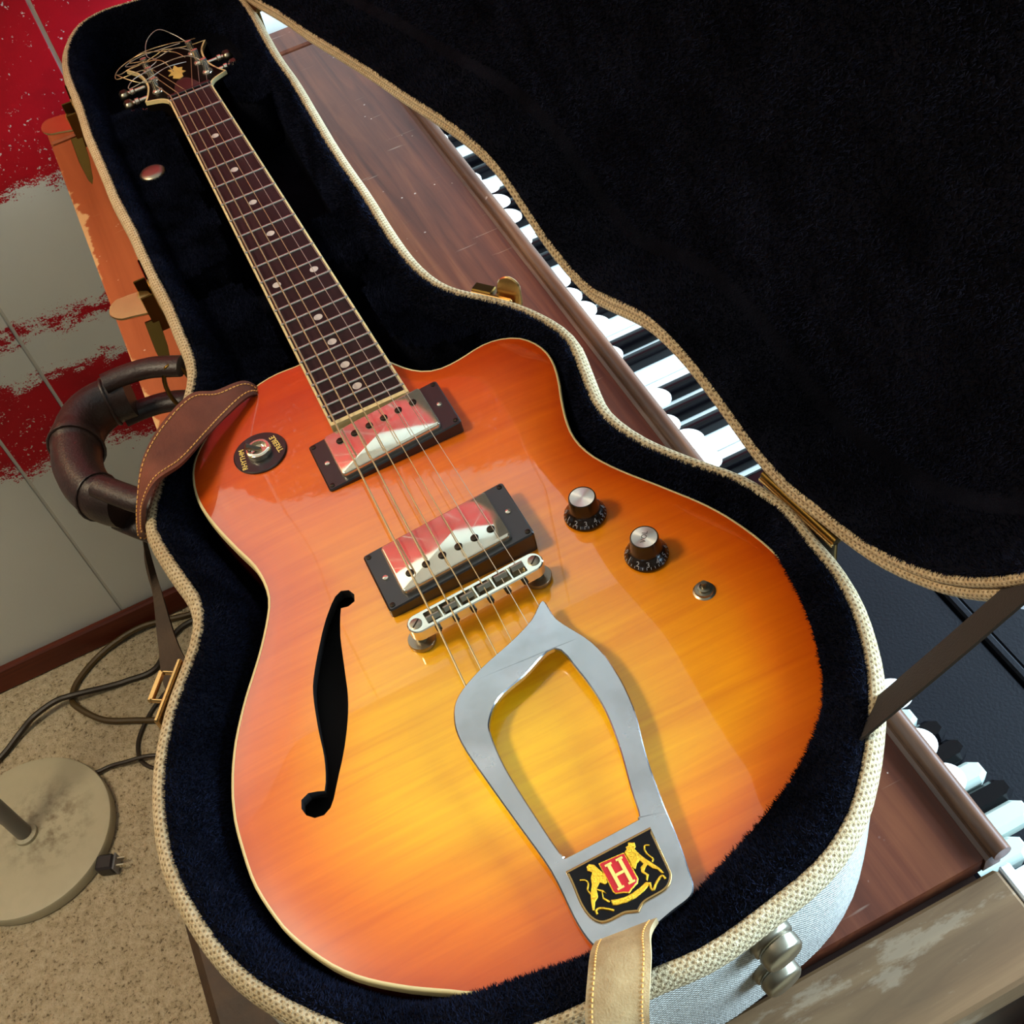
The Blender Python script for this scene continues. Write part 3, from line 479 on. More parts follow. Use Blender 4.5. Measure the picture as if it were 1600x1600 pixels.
# the manual: naturals and sharps, seen from behind
ob('key_bed', G().box(.165, .40, -.505, .2, -.24, -.212), M_DARKW, organ, 0)
ob('fall_board', G().box(.160, .172, -.845, .2, -.23, OZ - .026), M_BKEY, organ, 0)
PK = .02355
wk = None; bk = None
for k in range(-6, 23):
    y1 = .036 - k * PK; yc = y1 - PK / 2
    g = G().box(.190, .345, -PK / 2 + .0006, PK / 2 - .0006, -.014, 0, .0012)
    if wk is None: wk = ob('white_key', g.xf(lambda p: Vector((p.x, p.y + yc, p.z - .190))), M_WKEY, organ, 30, at=(0, yc, -.19))
    else: again(wk, (0, yc, -.19))
    if (k % 7) not in (2, 6):                # no sharp between C and B or between F and E
        yb = y1 - PK
        if bk is None:
            o = [(.188, -.0062), (.288, -.0062), (.288, .0062), (.188, .0062)]
            g = G().prism(o, [(0, -.189), (.0006, -.182), (.0016, -.1785), (.003, -.1775)]).xf(lambda p: Vector((p.x, p.y + yb, p.z)))
            bk = ob('black_key', g, M_BKEY, organ, 40, at=(0, yb, -.19))
        else: again(bk, (0, yb, -.19))
ob('key_block', G().box(.186, .36, -.535, -.5065, -.20, -.170, .003), M_BKEY, organ, 0)
# tongue-shaped stop tabs along the front moulding
def tab_mesh():
    o = [(-.016, -.0102)] + [(.0 + .0102 * math.cos(a), .0102 * math.sin(a)) for a in np.linspace(-math.pi / 2, math.pi / 2, 15)] + [(-.016, .0102)]
    g = G().prism([(x * 1.15 - .012, y) for x, y in o], [(.001, -.002), (0, -.001), (0, .001), (.001, .002)])
    return g.xf(lambda p: Vector((p.x, p.y, p.z - (p.x + .03) * .22)))
tabs = [(.2082, -.0249), (.2071, -.0546), (.2082, -.105), (.2167, -.1265), (.2155, -.1529), (.2148, -.1789), (.2079, -.2145), (.2009, -.2600), (.2109, -.2822), (.210, -.3051), (.2122, -.3267), (.2132, -.3478), (.2049, -.3845), (.2123, -.4453), (.2045, -.472), (.2115, -.494), (.2118, -.5168), (.2085, -.7321), (.2007, -.7652), (.2002, -.790)]
t0 = None
for x, y in tabs:
    if t0 is None: t0 = ob('stop_tab', tab_mesh().xf(lambda p: p + Vector((x, y, -.1165))), M_TAB, organ, 40, at=(x, y, -.1165))
    else: again(t0, (x, y, -.1165))
# faceted rocker switches past the low end of the manual
def rocker(): 
    g = G(); o = [(-.040, -.0072), (-.006, -.0072), (0, -.0036), (0, .0036), (-.006, .0072), (-.040, .0072)]
    return g.prism(o, [(.001, -.016), (0, -.012), (0, -.004), (.0028, 0)])
r0 = {}
for x, y, kind in ((.204, -.743, 'p'), (.213, -.757, 'b'), (.2155, -.7725, 'b'), (.2155, -.789, 'p'), (.221, -.8045, 'b'), (.2205, -.8185, 'p'), (.206, -.8345, 'p')):
    at = (x, y, -.130)
    if kind not in r0: r0[kind] = ob('rocker_switch', rocker().xf(lambda p: p + Vector(at)), M_ROCK if kind == 'p' else M_BKEY, organ, 20, at=at, label='pale grey-green rocker switch' if kind == 'p' else 'black rocker switch')
    else: again(r0[kind], at)
ob('front_panel', G().box(.183, .284, -.955, -.536, -.20, -.165, .002), M_NAVY, organ, 0)
ob('panel_rib', G().box(.2855, .2915, -.955, -.536, -.20, -.163, .0015), M_NAVY, organ, 0)
ob('front_panel', G().box(.293, .62, -.955, -.536, -.20, -.168, .002), M_NAVY, organ, 0)
ob('panel_base', G().box(.17, .60, -.95, .2, -.30, -.245), M_DARKW, organ, 0)
for y in (-.9, .12): ob('leg', G().box(.53, .58, y, y + .05, FZ, -.30, .004), M_DARKW, organ, 0)
# ---------------------------------------------------------------- guitar case, lid open at a right angle
case = thing('guitar_case', 'shaped cream tweed guitar case with navy plush lining lying open on the organ', 'guitar case', (0, -.35, OZ))
AX = Vector((.0859, .1448, 0)); AB = (Vector((.1736, -.6781, 0)) - AX).normalized()
RM = Matrix.Rotation(-math.pi / 2, 3, AB)
def lid(p): return AX + RM @ (Vector(p) - AX)
CO = np.array(CASE); CN = normals(CO); NC = len(CO)
CS = np.r_[0, np.cumsum(np.linalg.norm(np.diff(np.vstack([CO, CO[:1]]), axis=0), axis=1))]
gap = edge_dist(CO, BODY); deep = np.clip(np.where(gap < .06, gap - .0035, .022), .0135, .030)
cover = np.clip((-.66 - CO[:, 1]) / .06, 0, 1) * np.clip((CO[:, 0] + .125) / .05, 0, 1)   # where the padding bulges over the body's edge
deep = deep * (1 - cover) + (.0075 + 1.45 * (gap - .0050 + .013 * np.exp(-((CO[:, 0] - .085) / .07) ** 2))) * cover
for _ in range(12): deep = .25 * np.roll(deep, 1) + .5 * deep + .25 * np.roll(deep, -1)
def skin(prof, kk=None, sgn=-1, capend=False):
    """loft a profile [(inward offset, depth)] round the case outline; offsets above 0.0075 stretch with the padding"""
    g = G(); run = 0
    for i, (o, h) in enumerate(prof):
        off = np.full(NC, o) if kk is None else np.where(o > .0075, .0075 + (o - .0075) * (kk - .0075) / .0145, o)
        q = CO - CN * off[:, None]; g.v += [(x, y, sgn * h) for x, y in q]
    vs = [0]
    for a, b in zip(prof[:-1], prof[1:]): vs.append(vs[-1] + math.hypot(b[0] - a[0], b[1] - a[1]))
    for k in range(len(prof) - 1):
        for i in range(NC):
            j = (i + 1) % NC; f = (k * NC + i, k * NC + j, k * NC + NC + j, k * NC + NC + i); u0, u1 = CS[i], CS[i + 1]
            uv = [(u0, vs[k]), (u1, vs[k]), (u1, vs[k + 1]), (u0, vs[k + 1])]
            if sgn > 0: f = f[::-1]; uv = uv[::-1]
            g.f.append(f); g.uv.append(uv)
    if capend:
        f = tuple((len(prof) - 1) * NC + i for i in range(NC)); g.f.append(f if sgn < 0 else f[::-1]); g.uv.append(None)
    return g
RIM = [(.0002, .0125), (-.0016, .0115), (-.0024, .0085), (-.0022, .0050), (-.0010, .0018), (.0010, -.0004), (.0034, -.0014), (.0056, -.0008), (.0068, .0012), (.0070, .004)]
CAN = [(.003, .0095), (.0006, .0115), (.0, .05), (.0, .092), (.003, .0985), (.010, .0999)]
PLU = [(.0058, .004), (.0062, .0005), (.0078, -.0014), (.0105, -.0002), (.0140, .0045), (.0175, .012), (.0205, .024), (.0220, .040), (.0225, .056), (.026, .0612)]
ob('canvas_shell', skin(CAN, capend=True), M_CANVAS, case, 50)
ob('tweed_rim', skin(RIM), M_TWEED, case, 70)
ob('plush_lining', skin(PLU, deep, capend=True), M_PLUSH, case, 70)
CANL = [(.003, .0095), (.0006, .0115), (.0, .03), (.002, .046), (.012, .052), (.03, .054)]
PLUL = [(.0118, .005), (.0122, .0012), (.0135, -.0004), (.0155, .0012), (.0172, .005), (.0188, .011), (.0205, .022), (.023, .036), (.030, .043)]
lid_shell = ob('lid', skin(CANL, sgn=1, capend=True).xf(lid), M_CANVAS, case, 50)
RIML = RIM[:8] + [(.0066, .0010), (.0074, -.0008), (.0095, -.0018), (.0116, -.0008), (.0126, .0016), (.0128, .0045)]
ob('tweed_rim', skin(RIML, sgn=1).xf(lid), M_TWEED, lid_shell, 70)
ob('plush_lining', skin(PLUL, None, 1, capend=True).xf(lid), M_PLUSH, lid_shell, 70)
# short plush pile standing on the lining (the part of it the photograph shows)
def pile(name, g, n, seed, par, ln):
    r = np.random.default_rng(seed); V = np.array(g.v); F = np.array([f for f in g.f if len(f) == 4])
    a, b, c, d = (V[F[:, i]] for i in range(4)); nr = np.cross(c - a, d - b); ar = np.linalg.norm(nr, axis=1) / 2
    nr /= np.maximum(ar[:, None] * 2, 1e-12); i = r.choice(len(F), n, p=ar / ar.sum()); u, v = r.random((n, 1)), r.random((n, 1))
    p = (a[i] * (1 - u) + b[i] * u) * (1 - v) + (d[i] * (1 - u) + c[i] * u) * v
    dr = nr[i] + r.normal(size=(n, 3)) * .45; dr /= np.linalg.norm(dr, axis=1)[:, None]
    sd = np.cross(dr, r.normal(size=(n, 3))); sd *= (.00032 / np.linalg.norm(sd, axis=1))[:, None]
    L = ln * (.55 + .6 * r.random((n, 1)))
    vs = np.stack([p - sd, p + sd, p + dr * L + sd * .2], 1).reshape(-1, 3)
    q = G(); q.v = [tuple(x) for x in vs]; q.f = [(3 * k, 3 * k + 1, 3 * k + 2) for k in range(n)]; q.uv = [None] * n
    o = ob(name, q, M_PILE, par, 0); o['kind'] = 'stuff'
pile('plush_pile', skin(PLU[1:8], deep), 170000, 1, case, .0027)
pile('plush_pile', skin(PLUL[1:8], None, 1).xf(lid), 70000, 2, lid_shell, .0027)
fl = G(); lin = CO - CN * .029
for xx in np.arange(-.2, .2, .01):
    for yy in np.arange(-.86, .22, .01):
        if inside([(xx, yy)], lin)[0]: fl.add([(xx, yy, .0428), (xx, yy + .01, .0428), (xx + .01, yy + .01, .0428), (xx + .01, yy, .0428)], [(0, 1, 2, 3)])
pile('plush_pile', fl.xf(lid), 110000, 3, lid_shell, .0028)
# plush pads and compartments round the neck
def pad(name, pts, z, par=None, top=.012):
    o = c2(pts, 5)
    g = G().prism(o, [(0, -.060), (0, z - top), (.0012, z - top * .55), (.0030, z - top * .22), (.0055, z - top * .05), (.0080, z)])
    p = ob(name, g, M_PLUSH, par or case, 75); q = G(); n = len(o)
    q.add(g.v, [f for f in g.f if len(f) == 4])
    xs, ys = [a[0] for a in o], [a[1] for a in o]
    for xx in np.arange(min(xs), max(xs), .005):
        for yy in np.arange(min(ys), max(ys), .005):
            if inside([(xx + .0025, yy + .0025)], o)[0]: q.add([(xx, yy, z), (xx + .005, yy, z), (xx + .005, yy + .005, z), (xx, yy + .005, z)], [(0, 1, 2, 3)])
    pile('plush_pile', q, int(14e6 * (max(xs) - min(xs)) * (max(ys) - min(ys))), len(name), p, .0027)
    return p
pocket = pad('accessory_pocket', [(-.076, .036), (-.052, .040), (-.030, .022), (-.028, -.03), (-.030, -.12), (-.032, -.215), (-.05, -.228), (-.074, -.222), (-.075, -.12), (-.0755, -.02)], -.018)
pad('neck_cradle', [(.036, .030), (.046, .046), (.060, .044), (.066, .020), (.0645, -.02), (.050, -.034), (.034, -.024), (.033, .005)], -.014)
pad('neck_cradle', [(.030, -.232), (.045, -.222), (.058, -.23), (.060, -.27), (.054, -.292), (.034, -.290), (.029, -.26)], -.018)
pad('cutaway_pad', [(.044, -.318), (.058, -.306), (.067, -.33), (.078, -.375), (.094, -.405), (.092, -.42), (.066, -.418), (.044, -.405), (.038, -.36)], -.014)
pad('neck_block', [(-.072, -.262), (-.045, -.250), (-.032, -.262), (-.030, -.33), (-.034, -.362), (-.055, -.366), (-.072, -.34)], -.026)
s = (-.0588, -.0735, -.018)
ob('snap_button', G().lathe([(.0112, -.001), (.0112, .0012), (.0098, .0026), (.006, .0036), (.0, .0040)], s, 28), M_STEEL, pocket, 60)
# ---- metalwork on the case
def at_side(y, side):
    """point of the outline at this y on the left (-1) or right (+1) side, with its outward direction"""
    m = [i for i in range(NC) if (CN[i][0] * side > .2)]
    i = min(m, key=lambda k: abs(CO[k][1] - y)); return Vector((CO[i][0], CO[i][1], 0)), Vector((CN[i][0], CN[i][1], 0))
def latch(y, side, swing=.3, top=-.004):
    p, n = at_side(y, side); t = Vector((-n.y, n.x, 0))
    if t.y < 0: t = -t
    def F(q): return p + n * q.x + t * q.y + Vector((0, 0, q.z + top))
    lt = ob('latch', G().box(.001, .0032, -.015, .015, -.052, .002, .001).xf(F), M_BRASS, case, 30)
    ob('hinge_barrel', G().tube([(.006, -.012, -.030), (.006, .012, -.030)], .0042, 12).xf(F), M_DBRASS, lt, 40)
    ob('side_bracket', G().box(.003, .013, .011, .0125, -.046, -.012, .0005).xf(F), M_DBRASS, lt, 0)
    ob('side_bracket', G().box(.003, .013, -.0125, -.011, -.046, -.012, .0005).xf(F), M_DBRASS, lt, 0)
    o = [(0, -.010), (.020, -.0105), (.028, -.009), (.033, -.004), (.0335, .001), (.031, .006), (.026, .0095), (.02, .0105), (0, .010)]
    def tilt(q): return Vector((q.x * math.cos(swing) + .006, q.y, -.026 + q.x * math.sin(swing) + q.z - (q.x * 26) ** 2 * .004 + q.y * .24))
    ob('lever', G().prism(c2(o, 3), [(.0006, -.0010), (0, 0), (.0006, .0010)]).xf(tilt).xf(F), M_BRASS, lt, 40)
    tg = [(0, -.0055), (.026, -.0050), (.047, -.0022), (.052, 0), (.047, .0022), (.026, .0050), (0, .0055)]
    def drop(q): return Vector((.013 + q.y + q.x * .10, -.010 - q.x * .60 + q.z, -.034 - q.x * .62))
    ob('hasp', G().prism(tg, [(.0004, -.0008), (0, 0), (.0004, .0008)]).xf(drop).xf(F), M_DBRASS, lt, 30)
    return lt
latch(.081, -1, .22); latch(-.225, -1, .22)
# third latch: an empty frame standing out over the strap
p, n = at_side(-.592, -1); t = Vector((-n.y, n.x, 0)); t = t if t.y > 0 else -t
def F3(q): return p + n * q.x + t * q.y + Vector((0, 0, q.z - .012))
l3 = ob('latch', G().box(.0030, .0058, -.025, .014, -.045, .010, .0008).xf(F3), M_BRASS, case, 30)
fr = G()
for b in ((.0050, .0165, .0080, .0096), (.0050, .0165, -.0096, -.0080), (.0145, .0178, -.0096, .0096)): fr.box(b[0], b[1], b[2], b[3], .001, .004, .0005)
ob('latch_frame', fr.xf(F3), M_BRASS, l3, 0)
ob('hinge_barrel', G().tube([(.005, -.012, -.006), (.005, .012, -.006)], .003, 10).xf(F3), M_DBRASS, l3, 40)
# latch on the hinge side by the waist, its lever flipped up
p, n = at_side(-.412, 1); t = Vector((-n.y, n.x, 0)); t = t if t.x < 0 else -t
def F4(q): return p + n * q.x + t * q.y + Vector((0, 0, q.z))
l4 = ob('latch', G().box(.001, .0045, -.016, .016, -.045, -.002, .001).xf(F4), M_BRASS, case, 30)
ob('hook_plate', G().box(.003, .011, .000, .016, -.006, -.001, .0008).xf(F4), M_DBRASS, l4, 0)
o = c2([(-.0085, 0), (.0085, 0), (.0095, .010), (.0075, .018), (.0, .0215), (-.0075, .018), (-.0095, .010)], 3)
ob('lever', G().prism(o, [(.0006, -.001), (0, 0), (.0006, .001)]).xf(lambda q: Vector((.006 + q.z + q.y * .25, -.011 + q.x, -.012 + q.y))).xf(F4), M_BRASS, l4, 40)
# its keeper on the lid, and the two hinges
kp = G().box(-.002, .002, -.013, .013, .002, .020, .0006)
p2 = Vector((.1161, -.4226, 0)); i = int(np.argmin(((CO - np.array([p2.x, p2.y])) ** 2).sum(1))); nn = Vector((CN[i][0], CN[i][1], 0)); tt = Vector((-nn.y, nn.x, 0))
ob('latch_keeper', kp.xf(lambda q: p2 + nn * (q.x + .004) + tt * q.y + Vector((0, 0, q.z))).xf(lid), M_DBRASS, lid_shell, 0)
for y in (-.668, .118):
    hp = AX + AB * ((y - AX.y) / AB.y); nrm = Vector((-AB.y, AB.x, 0)); hl = .030 if y < 0 else .022
    def FH(q): return hp + nrm * q.x + AB * q.y + Vector((0, 0, q.z))
    hg = ob('hinge', G().box(.001, .003, -hl, hl, -.040, -.002, .0006).xf(FH), M_DBRASS, case, 0)
    ob('hinge_pin', G().tube([(.002, -hl, -.001), (.002, hl, -.001)], .0026, 10).xf(FH), M_DBRASS, hg, 40)
    ob('hinge_leaf', G().box(-.002, .010, -hl, hl, -.0035, -.0015, .0004).xf(FH), M_BRASS, hg, 0)
# feet on the butt end
for cz, fx in ((-.0225, .0425), (-.0560, .0405)):
    i = min(range(NC), key=lambda k: abs(CO[k][0] - fx) + (0 if CO[k][1] < -.8 else 9)); n = Vector((CN[i][0], CN[i][1], 0)); pp = Vector((CO[i][0], CO[i][1], cz))
    ob('foot', G().lathe([(.0104, -.005), (.0108, -.001), (.0106, .0024), (.0100, .0032), (.0090, .0038), (.0090, .0044), (.0100, .0052), (.0097, .0100), (.0084, .0112), (.0, .0116)], pp, 32, n), M_STEEL, case, 50)
# handle on the left side, between the latches
gp = crom([(-.1400, -.303, -.040), (-.160, -.301, -.040), (-.1775, -.312, -.040), (-.187, -.336, -.040), (-.1885, -.362, -.040), (-.182, -.388, -.040), (-.168, -.407, -.040)], 8)
gr = [.0135 + .0030 * math.sin(math.pi * i / (len(gp) - 1)) + (.0012 if abs(i - 22) < 2 else 0) for i in range(len(gp))]
hd = ob('handle', G().tube(gp, gr, 18, flat=1.25, up=(0, 0, 1)), M_HANDLE, case, 60)
for z in (-.0225, -.0565):
    ob('handle_strap', G().tube(crom([(-.098, -.318, z), (-.118, -.306, z), (-.136, -.302, z), (-.152, -.302, z)], 6), .0088, 12, flat=.75, up=(0, 0, 1)), M_HANDLE, hd, 60)
    ob('handle_strap', G().tube(crom([(-.176, -.398, z), (-.164, -.415, z), (-.150, -.432, z), (-.132, -.446, z)], 6), .0088, 12, flat=.75, up=(0, 0, 1)), M_HANDLE, hd, 60)
def seam_side(k):
    d = (gp[min(k + 1, len(gp) - 1)] - gp[k - 1]).normalized(); return Vector((d.y, -d.x, 0))
for k in (6, 23, 40): ob('wrap_seam', G().tube([gp[k] + seam_side(k) * math.cos(a) * (gr[k] + .0004) + Vector((0, 0, math.sin(a) * (gr[k] * 1.25 + .0004))) for a in np.linspace(0, 2 * math.pi, 20, endpoint=False)], .0011, 6, closed=True), M_HANDLE, hd, 60)
for y, x in ((-.318, -.0995), (-.441, -.134)): ob('handle_ring', G().tube([(x - .006 + .009 * math.cos(a), y, -.040 + .022 * math.sin(a)) for a in np.linspace(0, 2 * math.pi, 24, endpoint=False)], .0016, 8, closed=True), M_DBRASS, hd, 60)
# webbing stay between case and lid
q0 = Vector((.1245, -.7900, -.009)); q1 = lid((.085, -.826, .010))
d = (q1 - q0); sv = Vector((.25, -.5, 1)); sv = (sv - d * sv.dot(d) / d.dot(d)).normalized() * .0122
ob('lid_stay', G().ribbon([q0 + d * k / 6 + Vector((0, 0, -.0012 * math.sin(math.pi * k / 6))) for k in range(7)], [sv] * 7, .0012), M_RIBBON, case, 0)
# ---------------------------------------------------------------- electric guitar
gt = thing('electric_guitar', 'orange sunburst semi-hollow electric guitar lying in the open case', 'guitar', (0, -.6, -.058))
SC = .628
def zb(y): return -.008 + .024 * (y + .42)                     # face of the body
def hw(y): return .01985 + (.0265 - .01985) * (-y) / .452       # half width of the fretboard
def fret(n): return -SC * (1 - 2 ** (-n / 12))
BO = np.array(BODY); BN = normals(BO); NB = len(BO)
BI = BO - BN * .0016
def drop(d): t = np.clip(1 - d / .032, 0, 1); return .0026 * t * t
# carved top with its f-hole cut through
gx, gy = np.meshgrid(np.arange(-.17, .17, .0058), np.arange(-.84, -.375, .0058)); gp_ = np.c_[gx.ravel(), gy.ravel()]; gp_[:, 0] += (np.round(gp_[:, 1] / .0058) % 2) * .0029
gp_ = gp_[inside(gp_, BI) & ~inside(gp_, FHOLE)]; gp_ = gp_[(edge_dist(gp_, BI) > .0022) & (edge_dist(gp_, FHOLE) > .0022)]
ring = np.vstack([BO - BN * (.0016 + .003)])
allp = np.vstack([BI, np.array(FHOLE), gp_]); nf = len(FHOLE)
ed = [(i, (i + 1) % NB) for i in range(NB)] + [(NB + i, NB + (i + 1) % nf) for i in range(nf)]
vs2, _, fs2, *_ = geometry.delaunay_2d_cdt([Vector(p) for p in allp], ed, [], 0, 1e-7)
vs2 = np.array([tuple(p) for p in vs2]); cen = np.array([vs2[list(f)].mean(0) for f in fs2])
ok = inside(cen, BI) & ~inside(cen, FHOLE); dd = edge_dist(vs2, BO)
top = G(); zz = zb(vs2[:, 1]) - drop(dd)
top.add(np.c_[vs2, zz], [f for f, k in zip(fs2, ok) if k])
cdist = np.hypot((vs2[:, 0] + .032) / .9, vs2[:, 1] + .715)  # off-centre burst: pale left and lid-darkened right sides painted into the pigment
top.at = np.clip(np.minimum(dd / .088, 1.10 - cdist / .265), 0, 1)
hl = [(x, y) for x, y in FHOLE]; n0 = len(top.v)                 # thickness of the top inside the f-hole
top.v += [(x, y, zb(y) - float(drop(edge_dist([(x, y)], BO))[0])) for x, y in hl] + [(x, y, zb(y) - .007) for x, y in hl]
fw = G(); fw.v = top.v[n0:]; top.v = top.v[:n0]
for i in range(nf): j = (i + 1) % nf; fw.f.append((i, j, nf + j, nf + i)); fw.uv.append(None)
ob('body_top', top, M_TOP, gt, 40)
ob('f_hole_edge', fw, M_CAV, gt, 40)  # cut edge of the top coloured near black for shade in the hole
ob('cavity_shade', G().box(-.135, -.045, -.715, -.565, -.040, -.034), M_CAV, gt, 0)  # added dark block, standing for the shade of the hollow body
def loft(pts, mat, name, cap=False):
    g = G()
    for ins, dz in pts:
        q = BO - BN * ins; e = float(drop(np.array([max(ins, .0)]))[0]); g.v += [(x, y, zb(y) - e + dz) for x, y in q]
    for k in range(len(pts) - 1):
        for i in range(NB): j = (i + 1) % NB; g.f.append((k * NB + i, k * NB + j, (k + 1) * NB + j, (k + 1) * NB + i)); g.uv.append(None)
    if cap: g.f.append(tuple((len(pts) - 1) * NB + i for i in range(NB))); g.uv.append(None)
    return ob(name, g, mat, gt, 40)
loft([(.0017, -.0012), (.0017, .0002), (.0009, .0003), (.0002, -.0002), (.0, -.0010), (.0, -.0058)], M_BIND, 'body_binding')
loft([(.0004, -.0056), (.0003, -.036), (.003, -.0405), (.008, -.042)], M_SIDE, 'body_side', True)
# neck
nk = G(); m = 13
ys = np.linspace(-.43, .012, 16)
for y in ys:
    h = hw(y) - .0006; dp = .019 + .02 * max(0, (-y - .36) / .07)
    nk.v += [(h * math.cos(math.pi * (1 + k / (m - 1))), y, -.0062 + dp * math.sin(math.pi * (1 + k / (m - 1)))) for k in range(m)]
for i in range(len(ys) - 1):
    for k in range(m - 1): nk.f.append((i * m + k, (i + 1) * m + k, (i + 1) * m + k + 1, i * m + k + 1)); nk.uv.append(None)
nk.f.append(tuple(range(m))); nk.uv.append(None)
ob('neck', nk, M_SIDE, gt, 60)
E_ = -.4600
def strip(a, b, y0, y1): return [(a * hw(y0), y0), (b * hw(y0), y0), (b * hw(y1), y1), (a * hw(y1), y1)]
fb = ob('fretboard', G().prism([(-hw(0) + .0016, .0), (-hw(E_) + .0016, E_ + .0028), (hw(E_) - .0016, E_ + .0028), (hw(0) - .0016, .0)], [(0, -.0066), (0, -.0012)]), M_ROSE, gt, 0)
bd = G()
for s in (-1, 1): bd.prism([(s * (hw(0) - .0016), 0), (s * (hw(E_) - .0016), E_), (s * hw(E_), E_), (s * hw(0), 0)][::s], [(0, -.0066), (0, -.0014), (.0003, -.0010)])
bd.box(-hw(E_) + .0014, hw(E_) - .0014, E_, E_ + .003, -.0066, -.0011)
ob('fretboard_binding', bd, M_BIND, gt, 0)
for n in range(0, 23):                                            # zero fret and twenty-two frets
    y = fret(n) if n else -.002; h = hw(y)
    ob('fret', G().tube([(-h + .0004, y, -.0011), (h - .0004, y, -.0011)], .00115, 8, flat=.95), M_FRET, gt, 60)
for n in (3, 5, 7, 9, 12, 15, 17, 19, 21):
    y = (fret(n) + fret(n - 1)) / 2
    for x in ((-.0142, .0142) if n == 12 else (0,)):
        ob('position_dot', G().lathe([(.0031, -.0016), (.0031, -.00105), (.0, -.00105)], (x, y, 0), 20), M_DOT, gt, 30)
# headstock, tilted back
HA = math.radians(9)
def hs(p): return Vector((p.x, p.y * math.cos(HA) + p.z * math.sin(HA), -.004 - p.y * math.sin(HA) + p.z * math.cos(HA)))
HO = [(.0203, .0075), (.0250, .0170), (.0380, .0262), (.0330, .045), (.0297, .066), (.0295, .088), (.0320, .108), (.0400, .1305)]
tp_ = [(.030, .1315), (.015, .1400), (.005, .1485), (0, .150)]
def fine(P, k=5): return [(p[0], p[1]) for p in crom([(x, y, 0) for x, y in P], k)]
half = [(.0203, .0)] + fine([(.0203, .0085), (.0255, .0180), (.0380, .0262)], 5) + fine([(.0380, .0262), (.0335, .042), (.0297, .064), (.0296, .088), (.0325, .110), (.0400, .1312)], 5)[1:] + fine([(.0400, .1312), (.024, .1335), (.010, .142), (0, .1510)], 5)[1:]
HSO = half + [(-x, y) for x, y in half[::-1][1:]]
hd_ = ob('headstock', G().prism(HSO, [(.0, -.016), (0, -.0012), (.0006, -.0004)]).xf(hs), M_HEAD, gt, 30)
hb = G(); o = np.array(HSO); onr = normals(o); q = o - onr * .0014; k = len(o)
hb.v = [(x, y, -.0032) for x, y in o + onr * .0003] + [(x, y, .0002) for x, y in o + onr * .0003] + [(x, y, .0002) for x, y in q]
hb.f = [(a * k + i, a * k + i + 1, (a + 1) * k + i + 1, (a + 1) * k + i) for a in range(2) for i in range(k - 1)]; hb.uv = [None] * len(hb.f)
ob('headstock_binding', hb.xf(hs), M_BIND, gt, 30)
ob('string_nut', G().box(-.0195, .0195, .0005, .0040, -.0060, .0012, .0005), M_BLACK, gt, 0)
ob('truss_rod_cover', G().prism(c2([(-.011, .008), (.011, .008), (.0095, .030), (.004, .044), (-.004, .044), (-.0095, .030)], 3), [(0, -.001), (0, .0012), (.0006, .0018)]).xf(hs), M_BLACK, gt, 40)
em = [(-.006, .060), (-.001, .052), (.003, .055), (.0035, .064), (.0075, .066), (.0050, .072), (.0068, .080), (.003, .083), (.0012, .093), (-.0018, .084), (-.0062, .086), (-.0045, .076), (-.0085, .070), (-.0040, .067)]
ob('headstock_inlay', G().prism(em, [(0, -.001), (0, .0002)]).xf(hs), M_CREAM, gt, 0)
posts = [(-.0238, .040), (-.0222, .0735), (-.0222, .1045), (.0222, .1045), (.0222, .0735), (.0238, .040)]
for x, y in posts:
    s = 1 if x > 0 else -1
    tn = ob('tuner', G().lathe([(.0049, -.001), (.0049, .0012), (.0040, .0022), (.0030, .0026), (.0028, .0095), (.0032, .0105), (.0030, .0125), (.0, .0130)], (x, y, 0), 20).xf(hs), M_NICK, gt, 45)
    ob('tuner_shaft', G().lathe([(.0022, 0), (.0022, .010), (.0034, .011), (.0034, .014), (.0022, .015), (.0022, .018)], (s * .031, y, -.012), 12, (s, 0, 0)).xf(hs), M_NICK, tn, 45)
    ob('tuner_button', G().box(-.0045, .0045, -.0075, .0075, -.0035, .0035, .0022).xf(lambda p: hs(Vector((s * .0515 + p.x, y + p.y, -.012 + p.z)))), M_STEEL, tn, 45)
